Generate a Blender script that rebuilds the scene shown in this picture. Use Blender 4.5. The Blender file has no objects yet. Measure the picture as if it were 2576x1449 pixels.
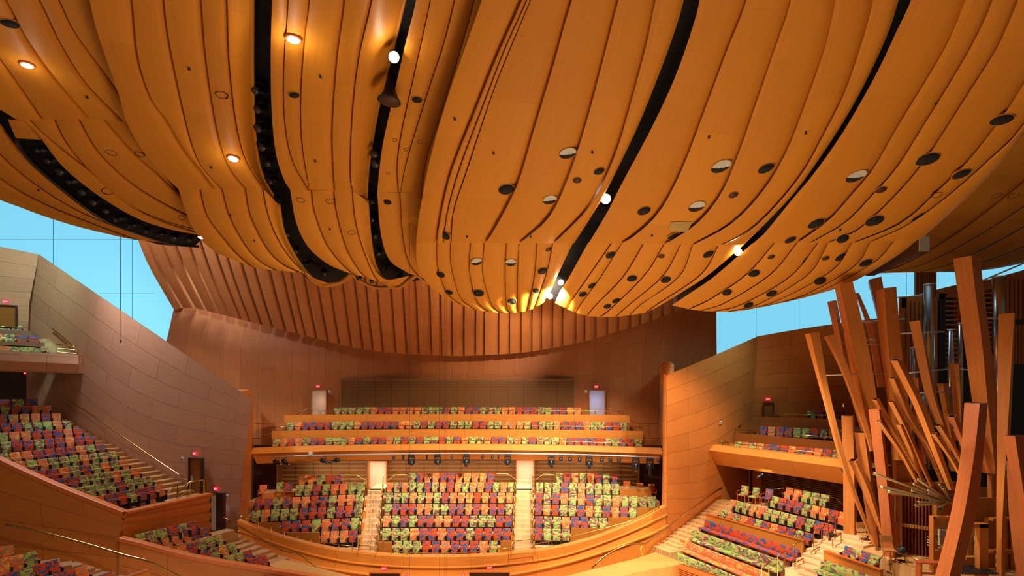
import bpy, bmesh, math, random
from mathutils import Vector, Matrix
random.seed(7)
scn = bpy.context.scene
COL = scn.collection
# camera model: eye at (0,0,EYE), looking along +Y; F is the focal length in pixels of the 2576 px wide frame
F, HZ, CX, EYE = 1350.0, 970.0, 1288.0, 12.0
def P(px, py, Y):
    return Vector(((px-CX)*Y/F, Y, EYE-(py-HZ)*Y/F))
def depth_at(py, z):            # depth at which height z is met under image row py
    return (EYE-z)*F/(py-HZ)
def zof(py, Y): return EYE-(py-HZ)*Y/F

# ------------------------------------------------------------------ materials
def srgb(r, g, b):
    f = lambda c: c/12.92 if c <= .04045 else ((c+.055)/1.055)**2.4
    return (f(r/255), f(g/255), f(b/255), 1)
class NT:
    def __init__(s, name):
        s.m = bpy.data.materials.new(name); s.m.use_nodes = True
        s.t = s.m.node_tree; s.b = s.t.nodes['Principled BSDF']
    def n(s, typ, **kw):
        nd = s.t.nodes.new(typ)
        for k, v in kw.items():
            if k.startswith('i_'): nd.inputs[k[2:].replace('_', ' ')].default_value = v
            else: setattr(nd, k, v)
        return nd
    def l(s, a, b): s.t.links.new(a, b)
def plain(name, col, rough=.5, metal=0, emit=0, ecol=None):
    k = NT(name); k.b.inputs['Base Color'].default_value = col
    k.b.inputs['Roughness'].default_value = rough; k.b.inputs['Metallic'].default_value = metal
    if emit:
        k.b.inputs['Emission Color'].default_value = ecol or col; k.b.inputs['Emission Strength'].default_value = emit
    n = k.n('ShaderNodeTexNoise'); n.inputs['Scale'].default_value = 6
    r = k.n('ShaderNodeMapRange'); r.inputs['To Min'].default_value = max(.03, rough-.06); r.inputs['To Max'].default_value = min(1, rough+.06)
    k.l(n.outputs['Fac'], r.inputs['Value']); k.l(r.outputs['Result'], k.b.inputs['Roughness'])
    return k.m
def wood(name, col, bw=3.0, bh=.95, seam=.45, grain=(1.2, 26, 1), var=.10, rough=.42, mortar=.012, uv=True, rot=0, gc=.15):
    """veneer: fine grain, panel seams (brick pattern laid in metres), tone change from panel to panel"""
    k = NT(name)
    tc = k.n('ShaderNodeTexCoord'); src = tc.outputs['UV'] if uv else tc.outputs['Object']
    mp = k.n('ShaderNodeMapping'); mp.inputs['Rotation'].default_value = (0, 0, rot); k.l(src, mp.inputs['Vector'])
    br = k.n('ShaderNodeTexBrick'); br.offset = .5
    br.inputs['Scale'].default_value = 1; br.inputs['Brick Width'].default_value = bw; br.inputs['Row Height'].default_value = bh
    br.inputs['Mortar Size'].default_value = mortar; br.inputs['Mortar Smooth'].default_value = .1
    c = Vector(col[:3])
    a = c*(1+var); b = c*(1-var)
    br.inputs['Color1'].default_value = (a.x, a.y, a.z, 1); br.inputs['Color2'].default_value = (b.x, b.y*.97, b.z*.95, 1)
    d = c*(1-seam); br.inputs['Mortar'].default_value = (d.x, d.y, d.z, 1)
    k.l(mp.outputs['Vector'], br.inputs['Vector'])
    m2 = k.n('ShaderNodeMapping'); m2.inputs['Scale'].default_value = grain; m2.inputs['Rotation'].default_value = (0, 0, rot); k.l(src, m2.inputs['Vector'])
    nz = k.n('ShaderNodeTexNoise'); nz.inputs['Scale'].default_value = 1.0; nz.inputs['Detail'].default_value = 6; nz.inputs['Roughness'].default_value = .65
    k.l(m2.outputs['Vector'], nz.inputs['Vector'])
    rp = k.n('ShaderNodeMapRange'); rp.inputs['From Min'].default_value = .3; rp.inputs['From Max'].default_value = .7
    rp.inputs['To Min'].default_value = 1-gc; rp.inputs['To Max'].default_value = 1+gc; k.l(nz.outputs['Fac'], rp.inputs['Value'])
    mx = k.n('ShaderNodeMix', data_type='RGBA', blend_type='MULTIPLY'); mx.inputs['Factor'].default_value = 1
    k.l(br.outputs['Color'], mx.inputs['A']); k.l(rp.outputs['Result'], mx.inputs['B'])
    k.l(mx.outputs['Result'], k.b.inputs['Base Color'])
    k.b.inputs['Roughness'].default_value = rough
    k.b.inputs['Specular IOR Level'].default_value = .25
    bp = k.n('ShaderNodeBump'); bp.inputs['Strength'].default_value = .25; bp.inputs['Distance'].default_value = .01
    k.l(br.outputs['Fac'], bp.inputs['Height']); bp.invert = True
    k.l(bp.outputs['Normal'], k.b.inputs['Normal'])
    return k.m
def fabric(name, cols, scale=7.0):
    """printed upholstery: curved leaf shapes in flat colours"""
    k = NT(name)
    tc = k.n('ShaderNodeTexCoord'); oi = k.n('ShaderNodeObjectInfo')
    ofs = k.n('ShaderNodeVectorMath', operation='SCALE'); ofs.inputs[0].default_value = (37, 19, 53); k.l(oi.outputs['Random'], ofs.inputs['Scale'])
    ad = k.n('ShaderNodeVectorMath', operation='ADD'); k.l(tc.outputs['Object'], ad.inputs[0]); k.l(ofs.outputs['Vector'], ad.inputs[1])
    nz = k.n('ShaderNodeTexNoise'); nz.inputs['Scale'].default_value = 3.2; nz.inputs['Detail'].default_value = 0; k.l(ad.outputs['Vector'], nz.inputs['Vector'])
    sb = k.n('ShaderNodeVectorMath', operation='MULTIPLY_ADD'); sb.inputs[1].default_value = (.4, .4, .4); k.l(nz.outputs['Color'], sb.inputs[0]); k.l(ad.outputs['Vector'], sb.inputs[2])
    mp = k.n('ShaderNodeMapping'); mp.inputs['Rotation'].default_value = (.3, .7, .5); mp.inputs['Scale'].default_value = (1, .6, 1.9); k.l(sb.outputs['Vector'], mp.inputs['Vector'])
    vo = k.n('ShaderNodeTexVoronoi'); vo.inputs['Scale'].default_value = scale; k.l(mp.outputs['Vector'], vo.inputs['Vector'])
    sp = k.n('ShaderNodeSeparateColor'); k.l(vo.outputs['Color'], sp.inputs['Color'])
    cr = k.n('ShaderNodeValToRGB'); cr.color_ramp.interpolation = 'CONSTANT'
    el = cr.color_ramp.elements
    tot = sum(w for w, _ in cols); acc = 0
    for i, (w, c) in enumerate(cols):
        e = el[i] if i < 2 else el.new(.99)
        e.position = acc/tot; e.color = c; acc += w
    k.l(sp.outputs['Red'], cr.inputs['Fac']); k.l(cr.outputs['Color'], k.b.inputs['Base Color'])
    k.b.inputs['Roughness'].default_value = .85; k.b.inputs['Specular IOR Level'].default_value = .2
    return k.m
M = {}
M['ceil']  = wood('ceiling_veneer', srgb(208,138,40), bw=5.2, bh=2.6, seam=.14, grain=(14, .5, 1), var=.05, rough=.55, mortar=.010, rot=math.pi/2, gc=.07)
M['ceilb'] = wood('ceiling_veneer_pale', srgb(212,142,46), bw=4.0, bh=2.2, seam=.14, grain=(14, .5, 1), var=.05, rough=.55, mortar=.010, rot=math.pi/2, gc=.07)
M['val']   = wood('valance_veneer', srgb(214,140,78), bw=5, bh=3, seam=.25, grain=(16, .6, 1), var=.06, rough=.45, rot=math.pi/2)
M['wall']  = wood('wall_veneer', srgb(194,112,48), bw=4.4, bh=1.05, seam=.42, grain=(.8, 20, 1), var=.07, mortar=.016)
M['wallw'] = wood('wall_veneer_daylight_tint', srgb(190,128,92), bw=4.4, bh=1.05, seam=.42, grain=(.8, 20, 1), var=.07, mortar=.016)  # same veneer as the other walls, with the daylight tint put into its colour
M['steps'] = wood('stair_oak_shade', srgb(178,124,74), bw=1.4, bh=.5, seam=.2, grain=(2, 30, 1), var=.06, uv=False)  # stair oak with the shade of the unlit steps put into its colour
M['wallv'] = wood('back_wall_veneer', srgb(196,118,62), bw=5.2, bh=1.25, seam=.30, grain=(14, .6, 1), var=.08, mortar=.014, rot=math.pi/2)
M['para']  = wood('parapet_veneer', srgb(214,134,54), bw=3.8, bh=4, seam=.35, grain=(.8, 24, 1), var=.05, mortar=.014)
M['cap']   = wood('cap_timber', srgb(214,112,44), bw=6, bh=2, seam=.2, grain=(.8, 24, 1), var=.05)
M['floor'] = wood('floor_oak', srgb(214,164,106), bw=2.2, bh=.14, seam=.25, grain=(2, 30, 1), var=.08, uv=False)
M['stair'] = wood('stair_oak', srgb(222,184,136), bw=1.4, bh=.5, seam=.2, grain=(2, 30, 1), var=.06, uv=False)
M['pale']  = wood('platform_maple', srgb(204,142,74), bw=3.5, bh=1.1, seam=.2, grain=(.8, 14, 1), var=.05)
M['slat']  = wood('slat_timber', srgb(176,120,66), bw=2.4, bh=5, seam=.25, grain=(1, 20, 1), var=.06)
M['pipe']  = wood('organ_fir', srgb(206,126,56), bw=400, bh=400, seam=.1, grain=(9, .5, 1), var=.0, rough=.45)
M['piper'] = wood('organ_fir_red', srgb(198,112,58), bw=400, bh=400, seam=.1, grain=(9, .5, 1), var=.0, rough=.45)
M['case']  = wood('organ_case_timber', srgb(178,106,48), bw=400, bh=400, seam=.1, grain=(1, 16, 1), var=.0)
M['arm']   = plain('armrest_timber', srgb(190,92,44), .45)
M['black'] = plain('black_paint', (.012,.012,.014,1), .5)
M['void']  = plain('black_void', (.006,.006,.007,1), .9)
M['dark']  = plain('dark_steel', (.03,.032,.037,1), .38, .4)
M['seatdk']= plain('seat_side_laminate', (.02,.018,.02,1), .5)
M['brass'] = plain('polished_brass', srgb(214,172,96), .22, 1)
M['steel'] = plain('brushed_steel', srgb(215,212,208), .35, .55)
M['tin']   = plain('pipe_metal', srgb(190,188,186), .22, 1)
M['glass'] = plain('lamp_glass', (.05,.055,.06,1), .12)
M['horn']  = plain('trumpet_brass', srgb(200,172,120), .3, .75)
M['blue']  = plain('glowing_plaster', srgb(170,220,238), .9, 0, .98, srgb(122,210,242))  # emission stands in for daylight on the plaster
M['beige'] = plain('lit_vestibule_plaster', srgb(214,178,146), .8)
M['lilac'] = plain('vestibule_plaster_daylight_tint', srgb(176,172,196), .8)  # vestibule plaster with cool daylight put into its colour
M['white'] = plain('white_enamel', srgb(225,222,215), .5)
M['grey']  = plain('painted_lit_liner', srgb(200,204,192), .7)
M['red']   = plain('exit_red', srgb(214,30,50), .5, 0, 1.1, srgb(255,30,62))
M['redlt'] = plain('exit_letters', srgb(255,200,205), .5, 0, 1.6, srgb(255,170,180))
M['lamp']  = plain('lamp_lens', (1,.93,.8,1), .3, 0, 60, (1,.86,.62,1))
M['lamps'] = plain('lamp_lens_small', (1,.93,.8,1), .3, 0, 14, (1,.86,.62,1))
M['yellow']= plain('yellow_cable', srgb(214,170,30), .5)
M['key']   = plain('ivory_key', srgb(228,222,206), .35)
M['recess']= plain('dark_wood_recess_shade', srgb(70,36,18), .6)  # dark wood; also carries the painted shade under the left balcony
FAB = {
 'green':  fabric('fabric_lime', [(.48,srgb(166,192,98)),(.26,srgb(138,76,92)),(.16,srgb(134,146,88)),(.10,srgb(226,150,100))]),
 'orange': fabric('fabric_orange', [(.44,srgb(232,112,58)),(.2,srgb(236,176,84)),(.14,srgb(150,152,112)),(.22,srgb(228,128,92))]),
 'red':    fabric('fabric_red', [(.60,srgb(206,78,30)),(.30,srgb(52,96,146)),(.10,srgb(120,66,104))]),
}
# ------------------------------------------------------------------ mesh building
class MB:
    def __init__(s): s.v = []; s.f = []; s.m = []; s.uv = []; s.sm = []
    def add(s, vs, fs, mi=0, uvs=None, smooth=False):
        b = len(s.v); s.v.extend(Vector(p) for p in vs)
        for i, f in enumerate(fs):
            s.f.append([b+k for k in f]); s.m.append(mi); s.sm.append(smooth)
            s.uv.append([uvs[k] for k in f] if uvs else None)
        return s
    def box(s, c, size, R=None, mi=0):
        c = Vector(c); hx, hy, hz = size[0]/2, size[1]/2, size[2]/2
        vs = [Vector((x, y, z)) for x in (-hx, hx) for y in (-hy, hy) for z in (-hz, hz)]
        if R is not None: vs = [R @ p for p in vs]
        return s.add([c+p for p in vs], [(0,1,3,2),(4,6,7,5),(0,4,5,1),(2,3,7,6),(0,2,6,4),(1,5,7,3)], mi)
    def hexa(s, b4, t4, mi=0):
        vs = list(b4)+list(t4)
        return s.add(vs, [(3,2,1,0),(4,5,6,7),(0,1,5,4),(1,2,6,5),(2,3,7,6),(3,0,4,7)], mi)
    def slab(s, poly, down, mi=0, uvs=None, side=None):
        """horizontal polygon with thickness"""
        n = len(poly); a = [Vector(p) for p in poly]; b = [p-Vector((0,0,down)) for p in a]
        fs = [tuple(range(n)), tuple(reversed(range(n, 2*n)))]+[(i, i+n, (i+1) % n+n, (i+1) % n) for i in range(n)]
        u = [(p.x, p.y) for p in a]+[(p.x+p.z, p.y+p.z) for p in b]
        s.add(a+b, fs, mi, u)
        if side is not None: s.m[-n:] = [side]*n
        return s
    def tube(s, pts, r, n=8, mi=0, cap=True, r1=None):
        pts = [Vector(p) for p in pts]; N = len(pts); vs = []
        for i, p in enumerate(pts):
            t = (pts[min(i+1, N-1)]-pts[max(i-1, 0)]).normalized()
            a = t.orthogonal().normalized() if abs(t.z) > .95 else t.cross(Vector((0,0,1))).normalized()
            b = t.cross(a); rr = r if r1 is None else r+(r1-r)*i/max(1, N-1)
            vs += [p+(a*math.cos(2*math.pi*k/n)+b*math.sin(2*math.pi*k/n))*rr for k in range(n)]
        fs = [(i*n+k, i*n+(k+1) % n, (i+1)*n+(k+1) % n, (i+1)*n+k) for i in range(N-1) for k in range(n)]
        if cap: fs += [tuple(reversed(range(n))), tuple(range((N-1)*n, N*n))]
        return s.add(vs, fs, mi, None, n > 6)
    def lathe(s, prof, n=16, Mx=None, mi=0):
        """profile [(r,z)...] spun about local z then moved by matrix Mx"""
        vs = [Vector((r*math.cos(2*math.pi*k/n), r*math.sin(2*math.pi*k/n), z)) for r, z in prof for k in range(n)]
        if Mx is not None: vs = [Mx @ p for p in vs]
        fs = [(i*n+k, i*n+(k+1) % n, (i+1)*n+(k+1) % n, (i+1)*n+k) for i in range(len(prof)-1) for k in range(n)]
        fs += [tuple(reversed(range(n))), tuple(range((len(prof)-1)*n, len(prof)*n))]
        return s.add(vs, fs, mi, None, True)
    def loft(s, curves, mi=0, smooth=True, uv0=0.0):
        """curves: equally sampled rows of 3-D points; uv in metres along and across"""
        nu = len(curves[0]); vs = []; us = []; vv = 0
        for j, c in enumerate(curves):
            if j:
                vv += sum((c[i]-curves[j-1][i]).length for i in (0, nu//2, nu-1))/3
            u = uv0
            for i, p in enumerate(c):
                if i: u += (p-c[i-1]).length
                vs.append(p); us.append((u, vv))
        fs = [(j*nu+i, j*nu+i+1, (j+1)*nu+i+1, (j+1)*nu+i) for j in range(len(curves)-1) for i in range(nu-1)]
        return s.add(vs, fs, mi, us, smooth)
    def build(s, name, mats, parent=None, bevel=0, kind=None):
        me = bpy.data.meshes.new(name)
        me.from_pydata([tuple(p) for p in s.v], [], s.f)
        for m in (mats if isinstance(mats, (list, tuple)) else [mats]): me.materials.append(m)
        for p, mi, sm in zip(me.polygons, s.m, s.sm): p.material_index = mi; p.use_smooth = sm
        if any(u for u in s.uv):
            ul = me.uv_layers.new(name='UVMap')
            for p, u in zip(me.polygons, s.uv):
                for q, li in enumerate(p.loop_indices):
                    co = me.vertices[me.loops[li].vertex_index].co
                    ul.data[li].uv = u[q] if u else (co.x+co.y, co.z)
        if bevel:
            bm = bmesh.new(); bm.from_mesh(me)
            bmesh.ops.bevel(bm, geom=list(bm.edges), offset=bevel, segments=2, affect='EDGES', profile=.6)
            for f in bm.faces: f.smooth = True
            bm.to_mesh(me); bm.free()
        me.update()
        o = bpy.data.objects.new(name, me); COL.objects.link(o)
        if parent is not None: o.parent = parent
        if kind: o['kind'] = kind
        return o
def recenter(o, origin):
    """put the object's origin at ORIGIN (world) without moving its mesh"""
    origin = Vector(origin); o.data.transform(Matrix.Translation(-origin)); o.location = origin
    return o
def tag(o, label, cat, group=None):
    o['label'] = label; o['category'] = cat
    if group: o['group'] = group
    return o
def empty(name, loc, label, cat, group=None, rz=0):
    o = bpy.data.objects.new(name, None); COL.objects.link(o); o.location = loc; o.rotation_euler = (0, 0, rz); o.empty_display_size = .2
    return tag(o, label, cat, group)
def local(o, pts):
    """world points into the frame of an unparented Empty (location + z turn)"""
    Mi = (Matrix.Translation(o.location) @ Matrix.Rotation(o.rotation_euler.z, 4, 'Z')).inverted()
    return [Mi @ Vector(p) for p in pts]
def cr(pts, n, k=None):
    """Catmull-Rom through tuples of any length, n samples evenly by chord length"""
    pts = [Vector(p) for p in pts]
    if len(pts) == 2: return [pts[0].lerp(pts[1], i/(n-1)) for i in range(n)]
    d = [0]
    for a, b in zip(pts, pts[1:]): d.append(d[-1]+(b-a).length)
    out = []
    for i in range(n):
        s = d[-1]*i/(n-1); j = 0
        while j < len(pts)-2 and s > d[j+1]: j += 1
        t = (s-d[j])/max(1e-9, d[j+1]-d[j])
        p1, p2 = pts[j], pts[j+1]
        p0 = pts[j-1] if j else p1*2-p2
        p3 = pts[j+2] if j+2 < len(pts) else p2*2-p1
        out.append(.5*((2*p1)+(p2-p0)*t+(2*p0-5*p1+4*p2-p3)*t*t+(3*p1-p0-3*p2+p3)*t*t*t))
    return out
def world(pts, n):            # image polyline with depth -> smooth 3-D polyline
    return [P(*q) for q in cr([Vector(p) for p in pts], n)]
def lerp(a, b, t): return a+(b-a)*t
def interp(tab, x):
    if x <= tab[0][0]:
        (a, b), (c, d) = tab[0], tab[1]
        return b+(d-b)*(x-a)/(c-a)
    for (a, b), (c, d) in zip(tab, tab[1:]):
        if x <= c: return b+(d-b)*(x-a)/(c-a)
    (a, b), (c, d) = tab[-2], tab[-1]
    return d+(d-b)*(x-c)/(c-a)
ORD = ['first','second','third','fourth','fifth','sixth','seventh','eighth','ninth','tenth','eleventh','twelfth','thirteenth','fourteenth','fifteenth','sixteenth','seventeenth','eighteenth','nineteenth','twentieth']
# ------------------------------------------------------------------ the billowing timber ceiling
def D(px, py): return 12.2+.01316*py+9.45e-6*py*py
SAILS = []
def prof(u, band):
    if u < 1-band: return 1-.32*(u/(1-band))**2
    return .68*(1-(u-(1-band))/band)
def sail(name, edges, mul, s=.013, band=.10, nt=26, mat='ceil', dfun=D, lips={}, bow=.003, ext=.10):
    """strips between successive edge curves, each lapped over the next; every strip is curved veneer with a folded-back rim"""
    mb = MB(); E = [cr([Vector(p) for p in e], nt) for e in edges]
    U = [0, .12, .3, .5, .7, 1-band, 1-band*.5, 1]
    for i in range(len(E)-1):
        grid = []
        for j in range(nt):
            a, b = E[i][j], E[i+1][j]; row = []
            for u in U:
                q = a.lerp(b, u)
                if i in lips: m = mul*(1-s+lips[i]*u*u)
                else: m = mul*(1-s*prof(u, band)-bow*math.sin(math.pi*u))
                row.append((q.x, q.y, dfun(q.x, q.y)*m))
            grid.append(row)
        pts = [[P(*q) for q in r] for r in grid]
        SAILS.append((name, grid, pts))
        # uv: across = x, along = y (metres)
        along = [0]
        for j in range(1, nt): along.append(along[-1]+(pts[j][3]-pts[j-1][3]).length)
        vs, us = [], []
        wid = [0]
        for k in range(1, len(U)): wid.append(wid[-1]+(pts[nt//2][k]-pts[nt//2][k-1]).length)
        off = random.uniform(0, 9)
        for j in range(nt):
            for k in range(len(U)): vs.append(pts[j][k]); us.append((wid[k]+off*3, along[j]+off))
        n = len(U)
        mb.add(vs, [(j*n+k, j*n+k+1, (j+1)*n+k+1, (j+1)*n+k) for j in range(nt-1) for k in range(n-1)], 0, us, True)
        # rims: free edge of the strip on the lapping side and at both ends, folded away from the room
        def rim(line, d):
            out = [p+(p-Vector((0, 0, EYE))).normalized()*d for p in line]
            b = len(line)
            mb.add(line+out, [(q, q+1, b+q+1, b+q) for q in range(b-1)], 0, [(q*.3, 0) for q in range(b)]+[(q*.3, .3) for q in range(b)], True)
        rim([pts[j][0] for j in range(nt)], .35)
        rim(pts[-1], .25); rim(pts[0], .25)
        rim([pts[j][-1] for j in range(nt)], .12)
    return mb.build(name, M[mat], None, 0, 'structure')
T = -160   # image row above the frame where the strips start
from mathutils.bvhtree import BVHTree
_TREE = []
def surf(px, py):
    """point of the ceiling strips met by the sight line through (px,py), and its normal"""
    if not _TREE:
        V, Fc = [], []
        for name, g, pts in SAILS:
            n = len(pts[0]); o = len(V)
            for r in pts: V.extend(r)
            Fc += [(o+j*n+k, o+j*n+k+1, o+(j+1)*n+k+1, o+(j+1)*n+k) for j in range(len(pts)-1) for k in range(n-1)]
        _TREE.append(BVHTree.FromPolygons(V, Fc))
    d = (P(px, py, 10)-Vector((0, 0, EYE))).normalized()
    loc, nrm, _, _ = _TREE[0].ray_cast(Vector((0, 0, EYE)), d)
    if loc is None: loc, nrm = P(px, py, D(px, py)*1.05), Vector((0, 0, -1))
    if nrm.dot(d) > 0: nrm = -nrm
    return loc, nrm
# western group ------------------------------------------------------------
A_up = [[(-330,T),(-200,60),(-60,230),(40,300)], [(-200,T),(-60,60),(40,200),(110,302)], [(-85,T),(17,0),(63,87),(130,184),(227,300)],
        [(10,T),(101,0),(155,111),(217,208),(312,306)], [(75,T),(150,0),(193,87),(275,198),(350,312)], [(215,T),(235,0),(262,72),(300,180),(372,330)]]
A_lo = [[(35,298),(72,314),(104,350),(159,420),(242,488),(338,546),(420,575),(505,592)],
        [(72,294),(104,330),(170,385),(232,432),(314,507),(411,556),(520,590)], [(138,296),(169,360),(227,430),(314,510),(411,553),(505,580)],
        [(198,296),(251,384),(338,464),(435,522),(520,560)], [(261,298),(338,384),(401,440),(465,500),(530,560)], [(320,298),(365,380),(420,445),(480,520),(540,590)]]
A_bt = [[(-330,90),(-200,330),(-60,470),(60,525),(180,566),(310,598)], [(-270,90),(-140,310),(0,445),(110,510),(230,560),(350,604)],
        [(-200,90),(-90,270),(0,385),(100,470),(230,545),(420,612)], [(-140,90),(-40,240),(0,310),(58,385),(126,450),(250,545),(360,590),(440,614),(535,630)]]
A_b2 = [[(-100,150),(-20,245),(20,300),(38,345)], [(-60,150),(-5,225),(45,300),(62,352)], [(0,200),(40,270),(75,306),(110,352)]]
DA = lambda px, py: D(px, py)
sail('ceiling', A_up, 1.075, mat='ceil')
sail('ceiling', A_lo, 1.09, mat='ceil')
sail('ceiling', A_bt, 1.12, s=.012, mat='ceil')
sail('ceiling', [[(20,300),(28,320),(40,348)], [(75,306),(90,325),(112,352)]], 1.10, nt=6, mat='ceil')
# second group, ends at the first dark slot -----------------------------------
B_up = [[(195,T),(225,0),(242,72),(271,159),(300,242),(319,309),(357,377),(406,435),(449,476)],
        [(305,T),(333,0),(348,145),(382,251),(416,295),(464,377),(507,430),(540,476)],
        [(395,T),(413,0),(425,97),(454,242),(483,362),(512,425),(560,476)],
        [(490,T),(507,0),(516,120),(535,260),(560,380),(590,440),(622,476)],
        [(562,T),(572,0),(577,145),(592,290),(613,386),(640,440),(664,474)],
        [(628,T),(633,0),(633,193),(640,338),(657,435),(676,475),(698,512)]]
B_lo = [[(449,476),(464,522),(483,570),(512,609),(545,637)],[(505,476),(522,541),(556,589),(600,640),(640,674)],
        [(560,476),(580,546),(623,623),(660,660),(700,681)],[(618,474),(633,546),(676,628),(715,665),(757,685)],
        [(662,474),(676,540),(700,600),(735,652),(775,694)],[(698,512),(710,580),(739,643),(773,690),(800,714),(830,714)]]
sail('ceiling', B_up, 1.03, lips={4: .085}, mat='ceil'); sail('ceiling', B_lo, 1.05, lips={4: .03}, mat='ceilb')
# third group, between the two dark slots --------------------------------------
C_up = [[(686,T),(684,0),(681,145),(684,290),(696,396),(720,464),(732,480)],
        [(722,T),(726,0),(716,145),(716,290),(735,400),(778,478)],
        [(786,T),(780,0),(768,97),(758,242),(761,362),(779,478)],
        [(875,T),(868,0),(850,140),(838,300),(838,400),(843,480)],
        [(965,T),(937,0),(905,140),(888,280),(882,436),(889,481)],
        [(1055,T),(1017,0),(983,140),(949,280),(927,419),(921,503)]]
C_lo = [[(730,478),(744,556),(773,618),(821,662),(868,684)],[(785,479),(792,531),(821,609),(860,662),(892,690)],
        [(841,480),(849,540),(872,622),(902,676),(925,700)],[(888,481),(893,540),(906,600),(935,678),(955,710)],
        [(921,503),(930,604),(944,671),(977,716),(1005,716),(1030,694)]]
sail('ceiling', C_up, 1.05, lips={4: .07}, mat='ceil'); sail('ceiling', C_lo, 1.06, lips={3: .02}, mat='ceilb')
# fourth group, from the second slot to the great bulge ------------------------
D_up = [[(1075,T),(1047,0),(1022,101),(994,224),(963,363),(950,470),(949,484)],[(1110,T),(1084,0),(1045,179),(1011,335),(1000,420),(1004,484)],
        [(1175,T),(1145,0),(1117,112),(1084,212),(1028,391),(1008,484)],[(1230,T),(1195,0),(1150,160),(1110,290),(1075,400),(1062,486)],[(1275,T),(1232,0),(1195,112),(1150,240),(1105,391),(1080,486)]]
D_lo = [[(949,484),(958,587),(980,654),(1028,688)],[(1007,485),(1014,587),(1028,655),(1056,696)],[(1062,486),(1070,600),(1090,670),(1110,720)]]
sail('ceiling', D_up, 1.07, mat='ceil'); sail('ceiling', D_lo, 1.08, mat='ceilb')
# the great bulge: three groups parted by two slots ----------------------------
E_up = [[(1265,T),(1212,0),(1173,112),(1128,240),(1084,391),(1056,531),(1047,612)],
        [(1376,T),(1313,0),(1251,140),(1195,280),(1134,436),(1106,559),(1100,611)],
        [(1390,T),(1326,0),(1272,120),(1222,250),(1155,430),(1124,545),(1117,611)],
        [(1400,T),(1336,0),(1289,112),(1240,235),(1177,425),(1142,531),(1136,611)],
        [(1500,T),(1439,0),(1391,168),(1341,335),(1302,464),(1251,565),(1223,611)],
        [(1606,T),(1556,0),(1520,140),(1475,308),(1430,447),(1380,548),(1309,612)],
        [(1690,T),(1649,0),(1626,112),(1581,280),(1542,403),(1486,515),(1395,612)],
        [(1752,T),(1720,0),(1699,73),(1665,168),(1609,308),(1548,436),(1503,520),(1444,612)]]
E_lo = [[(1047,608),(1050,665),(1078,716),(1123,752)],[(1100,608),(1102,670),(1125,735),(1163,768)],[(1134,608),(1136,670),(1158,745),(1196,779)],
        [(1185,609),(1182,680),(1200,755),(1232,785)],[(1219,609),(1216,690),(1238,765),(1262,787)],[(1275,609),(1272,690),(1275,770),(1286,787)],
        [(1307,609),(1303,690),(1303,765),(1305,786)],[(1352,610),(1346,690),(1332,760),(1326,783)],[(1392,610),(1378,680),(1358,740),(1345,775)],[(1442,610),(1402,694),(1384,735),(1370,760)]]
sail('ceiling', E_up, 1.0, s=.018, band=.16); sail('ceiling', E_lo, 1.012, s=.010, mat='ceilb')
F_up = [[(1790,T),(1760,0),(1745,60),(1700,190),(1640,320),(1560,470),(1530,530),(1482,610)],
        [(1915,T),(1878,0),(1828,129),(1778,263),(1716,425),(1660,531),(1604,587),(1565,613)],
        [(2020,T),(1990,0),(1957,101),(1901,263),(1856,391),(1811,492),(1750,565),(1672,615)],
        [(2130,T),(2102,0),(2074,123),(2029,252),(1979,380),(1923,475),(1845,559),(1744,617)],
        [(2225,T),(2197,0),(2163,123),(2124,235),(2074,335),(2018,436),(1940,531),(1873,590),(1815,618)],
        [(2310,T),(2261,0),(2236,78),(2191,179),(2141,274),(2085,364),(2007,475),(1940,548),(1873,614)]]
F_lo = [[(1480,610),(1430,700),(1408,735),(1396,762)],[(1540,611),(1475,705),(1440,755),(1428,778)],[(1565,612),(1510,700),(1462,765),(1450,788)],
        [(1620,613),(1570,695),(1498,770),(1478,795)],[(1672,614),(1625,690),(1540,775),(1510,798)],[(1714,615),(1668,695),(1580,770),(1550,797)],
        [(1744,615),(1710,695),(1615,765),(1585,793)],[(1810,615),(1765,690),(1655,765),(1625,787)],[(1873,614),(1828,654),(1772,699),(1716,735),(1655,772)]]
sail('ceiling', F_up, 1.0, s=.018, band=.15); sail('ceiling', F_lo, 1.012, s=.010, mat='ceilb')
G_up = [[(2345,T),(2292,0),(2258,73),(2219,157),(2175,240),(2119,335),(2052,431),(1996,498),(1923,587),(1895,612)],
        [(2490,T),(2429,0),(2382,112),(2320,218),(2258,319),(2197,425),(2141,492),(2085,554),(2007,611)],
        [(2540,T),(2497,0),(2446,112),(2380,225),(2318,325),(2258,420),(2196,490),(2128,560),(2040,611)],
        [(2625,T),(2561,0),(2510,117),(2443,224),(2376,330),(2320,414),(2253,492),(2163,576),(2085,611)],
        [(2720,T),(2660,60),(2576,210),(2510,310),(2440,400),(2360,480),(2270,560),(2150,611)],
        [(2800,T),(2700,110),(2576,313),(2488,403),(2387,492),(2286,565),(2191,609)],
        [(2840,T),(2720,130),(2576,335),(2521,408),(2443,487),(2370,554),(2315,603)]]
G_lo = [[(1893,612),(1800,693),(1735,738),(1690,768)],[(1950,611),(1880,690),(1790,752),(1735,778)],[(2007,610),(1940,690),(1830,760),(1765,782)],[(2060,610),(1990,695),(1870,765),(1795,784)],
        [(2085,609),(2035,690),(1910,765),(1830,785)],[(2145,609),(2095,680),(1960,755),(1870,781)],[(2191,608),(2150,670),(2030,740),(1920,772)],[(2250,606),(2200,660),(2080,726),(1975,760)],[(2312,603),(2240,655),(2130,716),(2020,750)]]
sail('ceiling', G_up, 1.0, s=.016, band=.13); sail('ceiling', G_lo, 1.012, s=.010, mat='ceilb')
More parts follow.
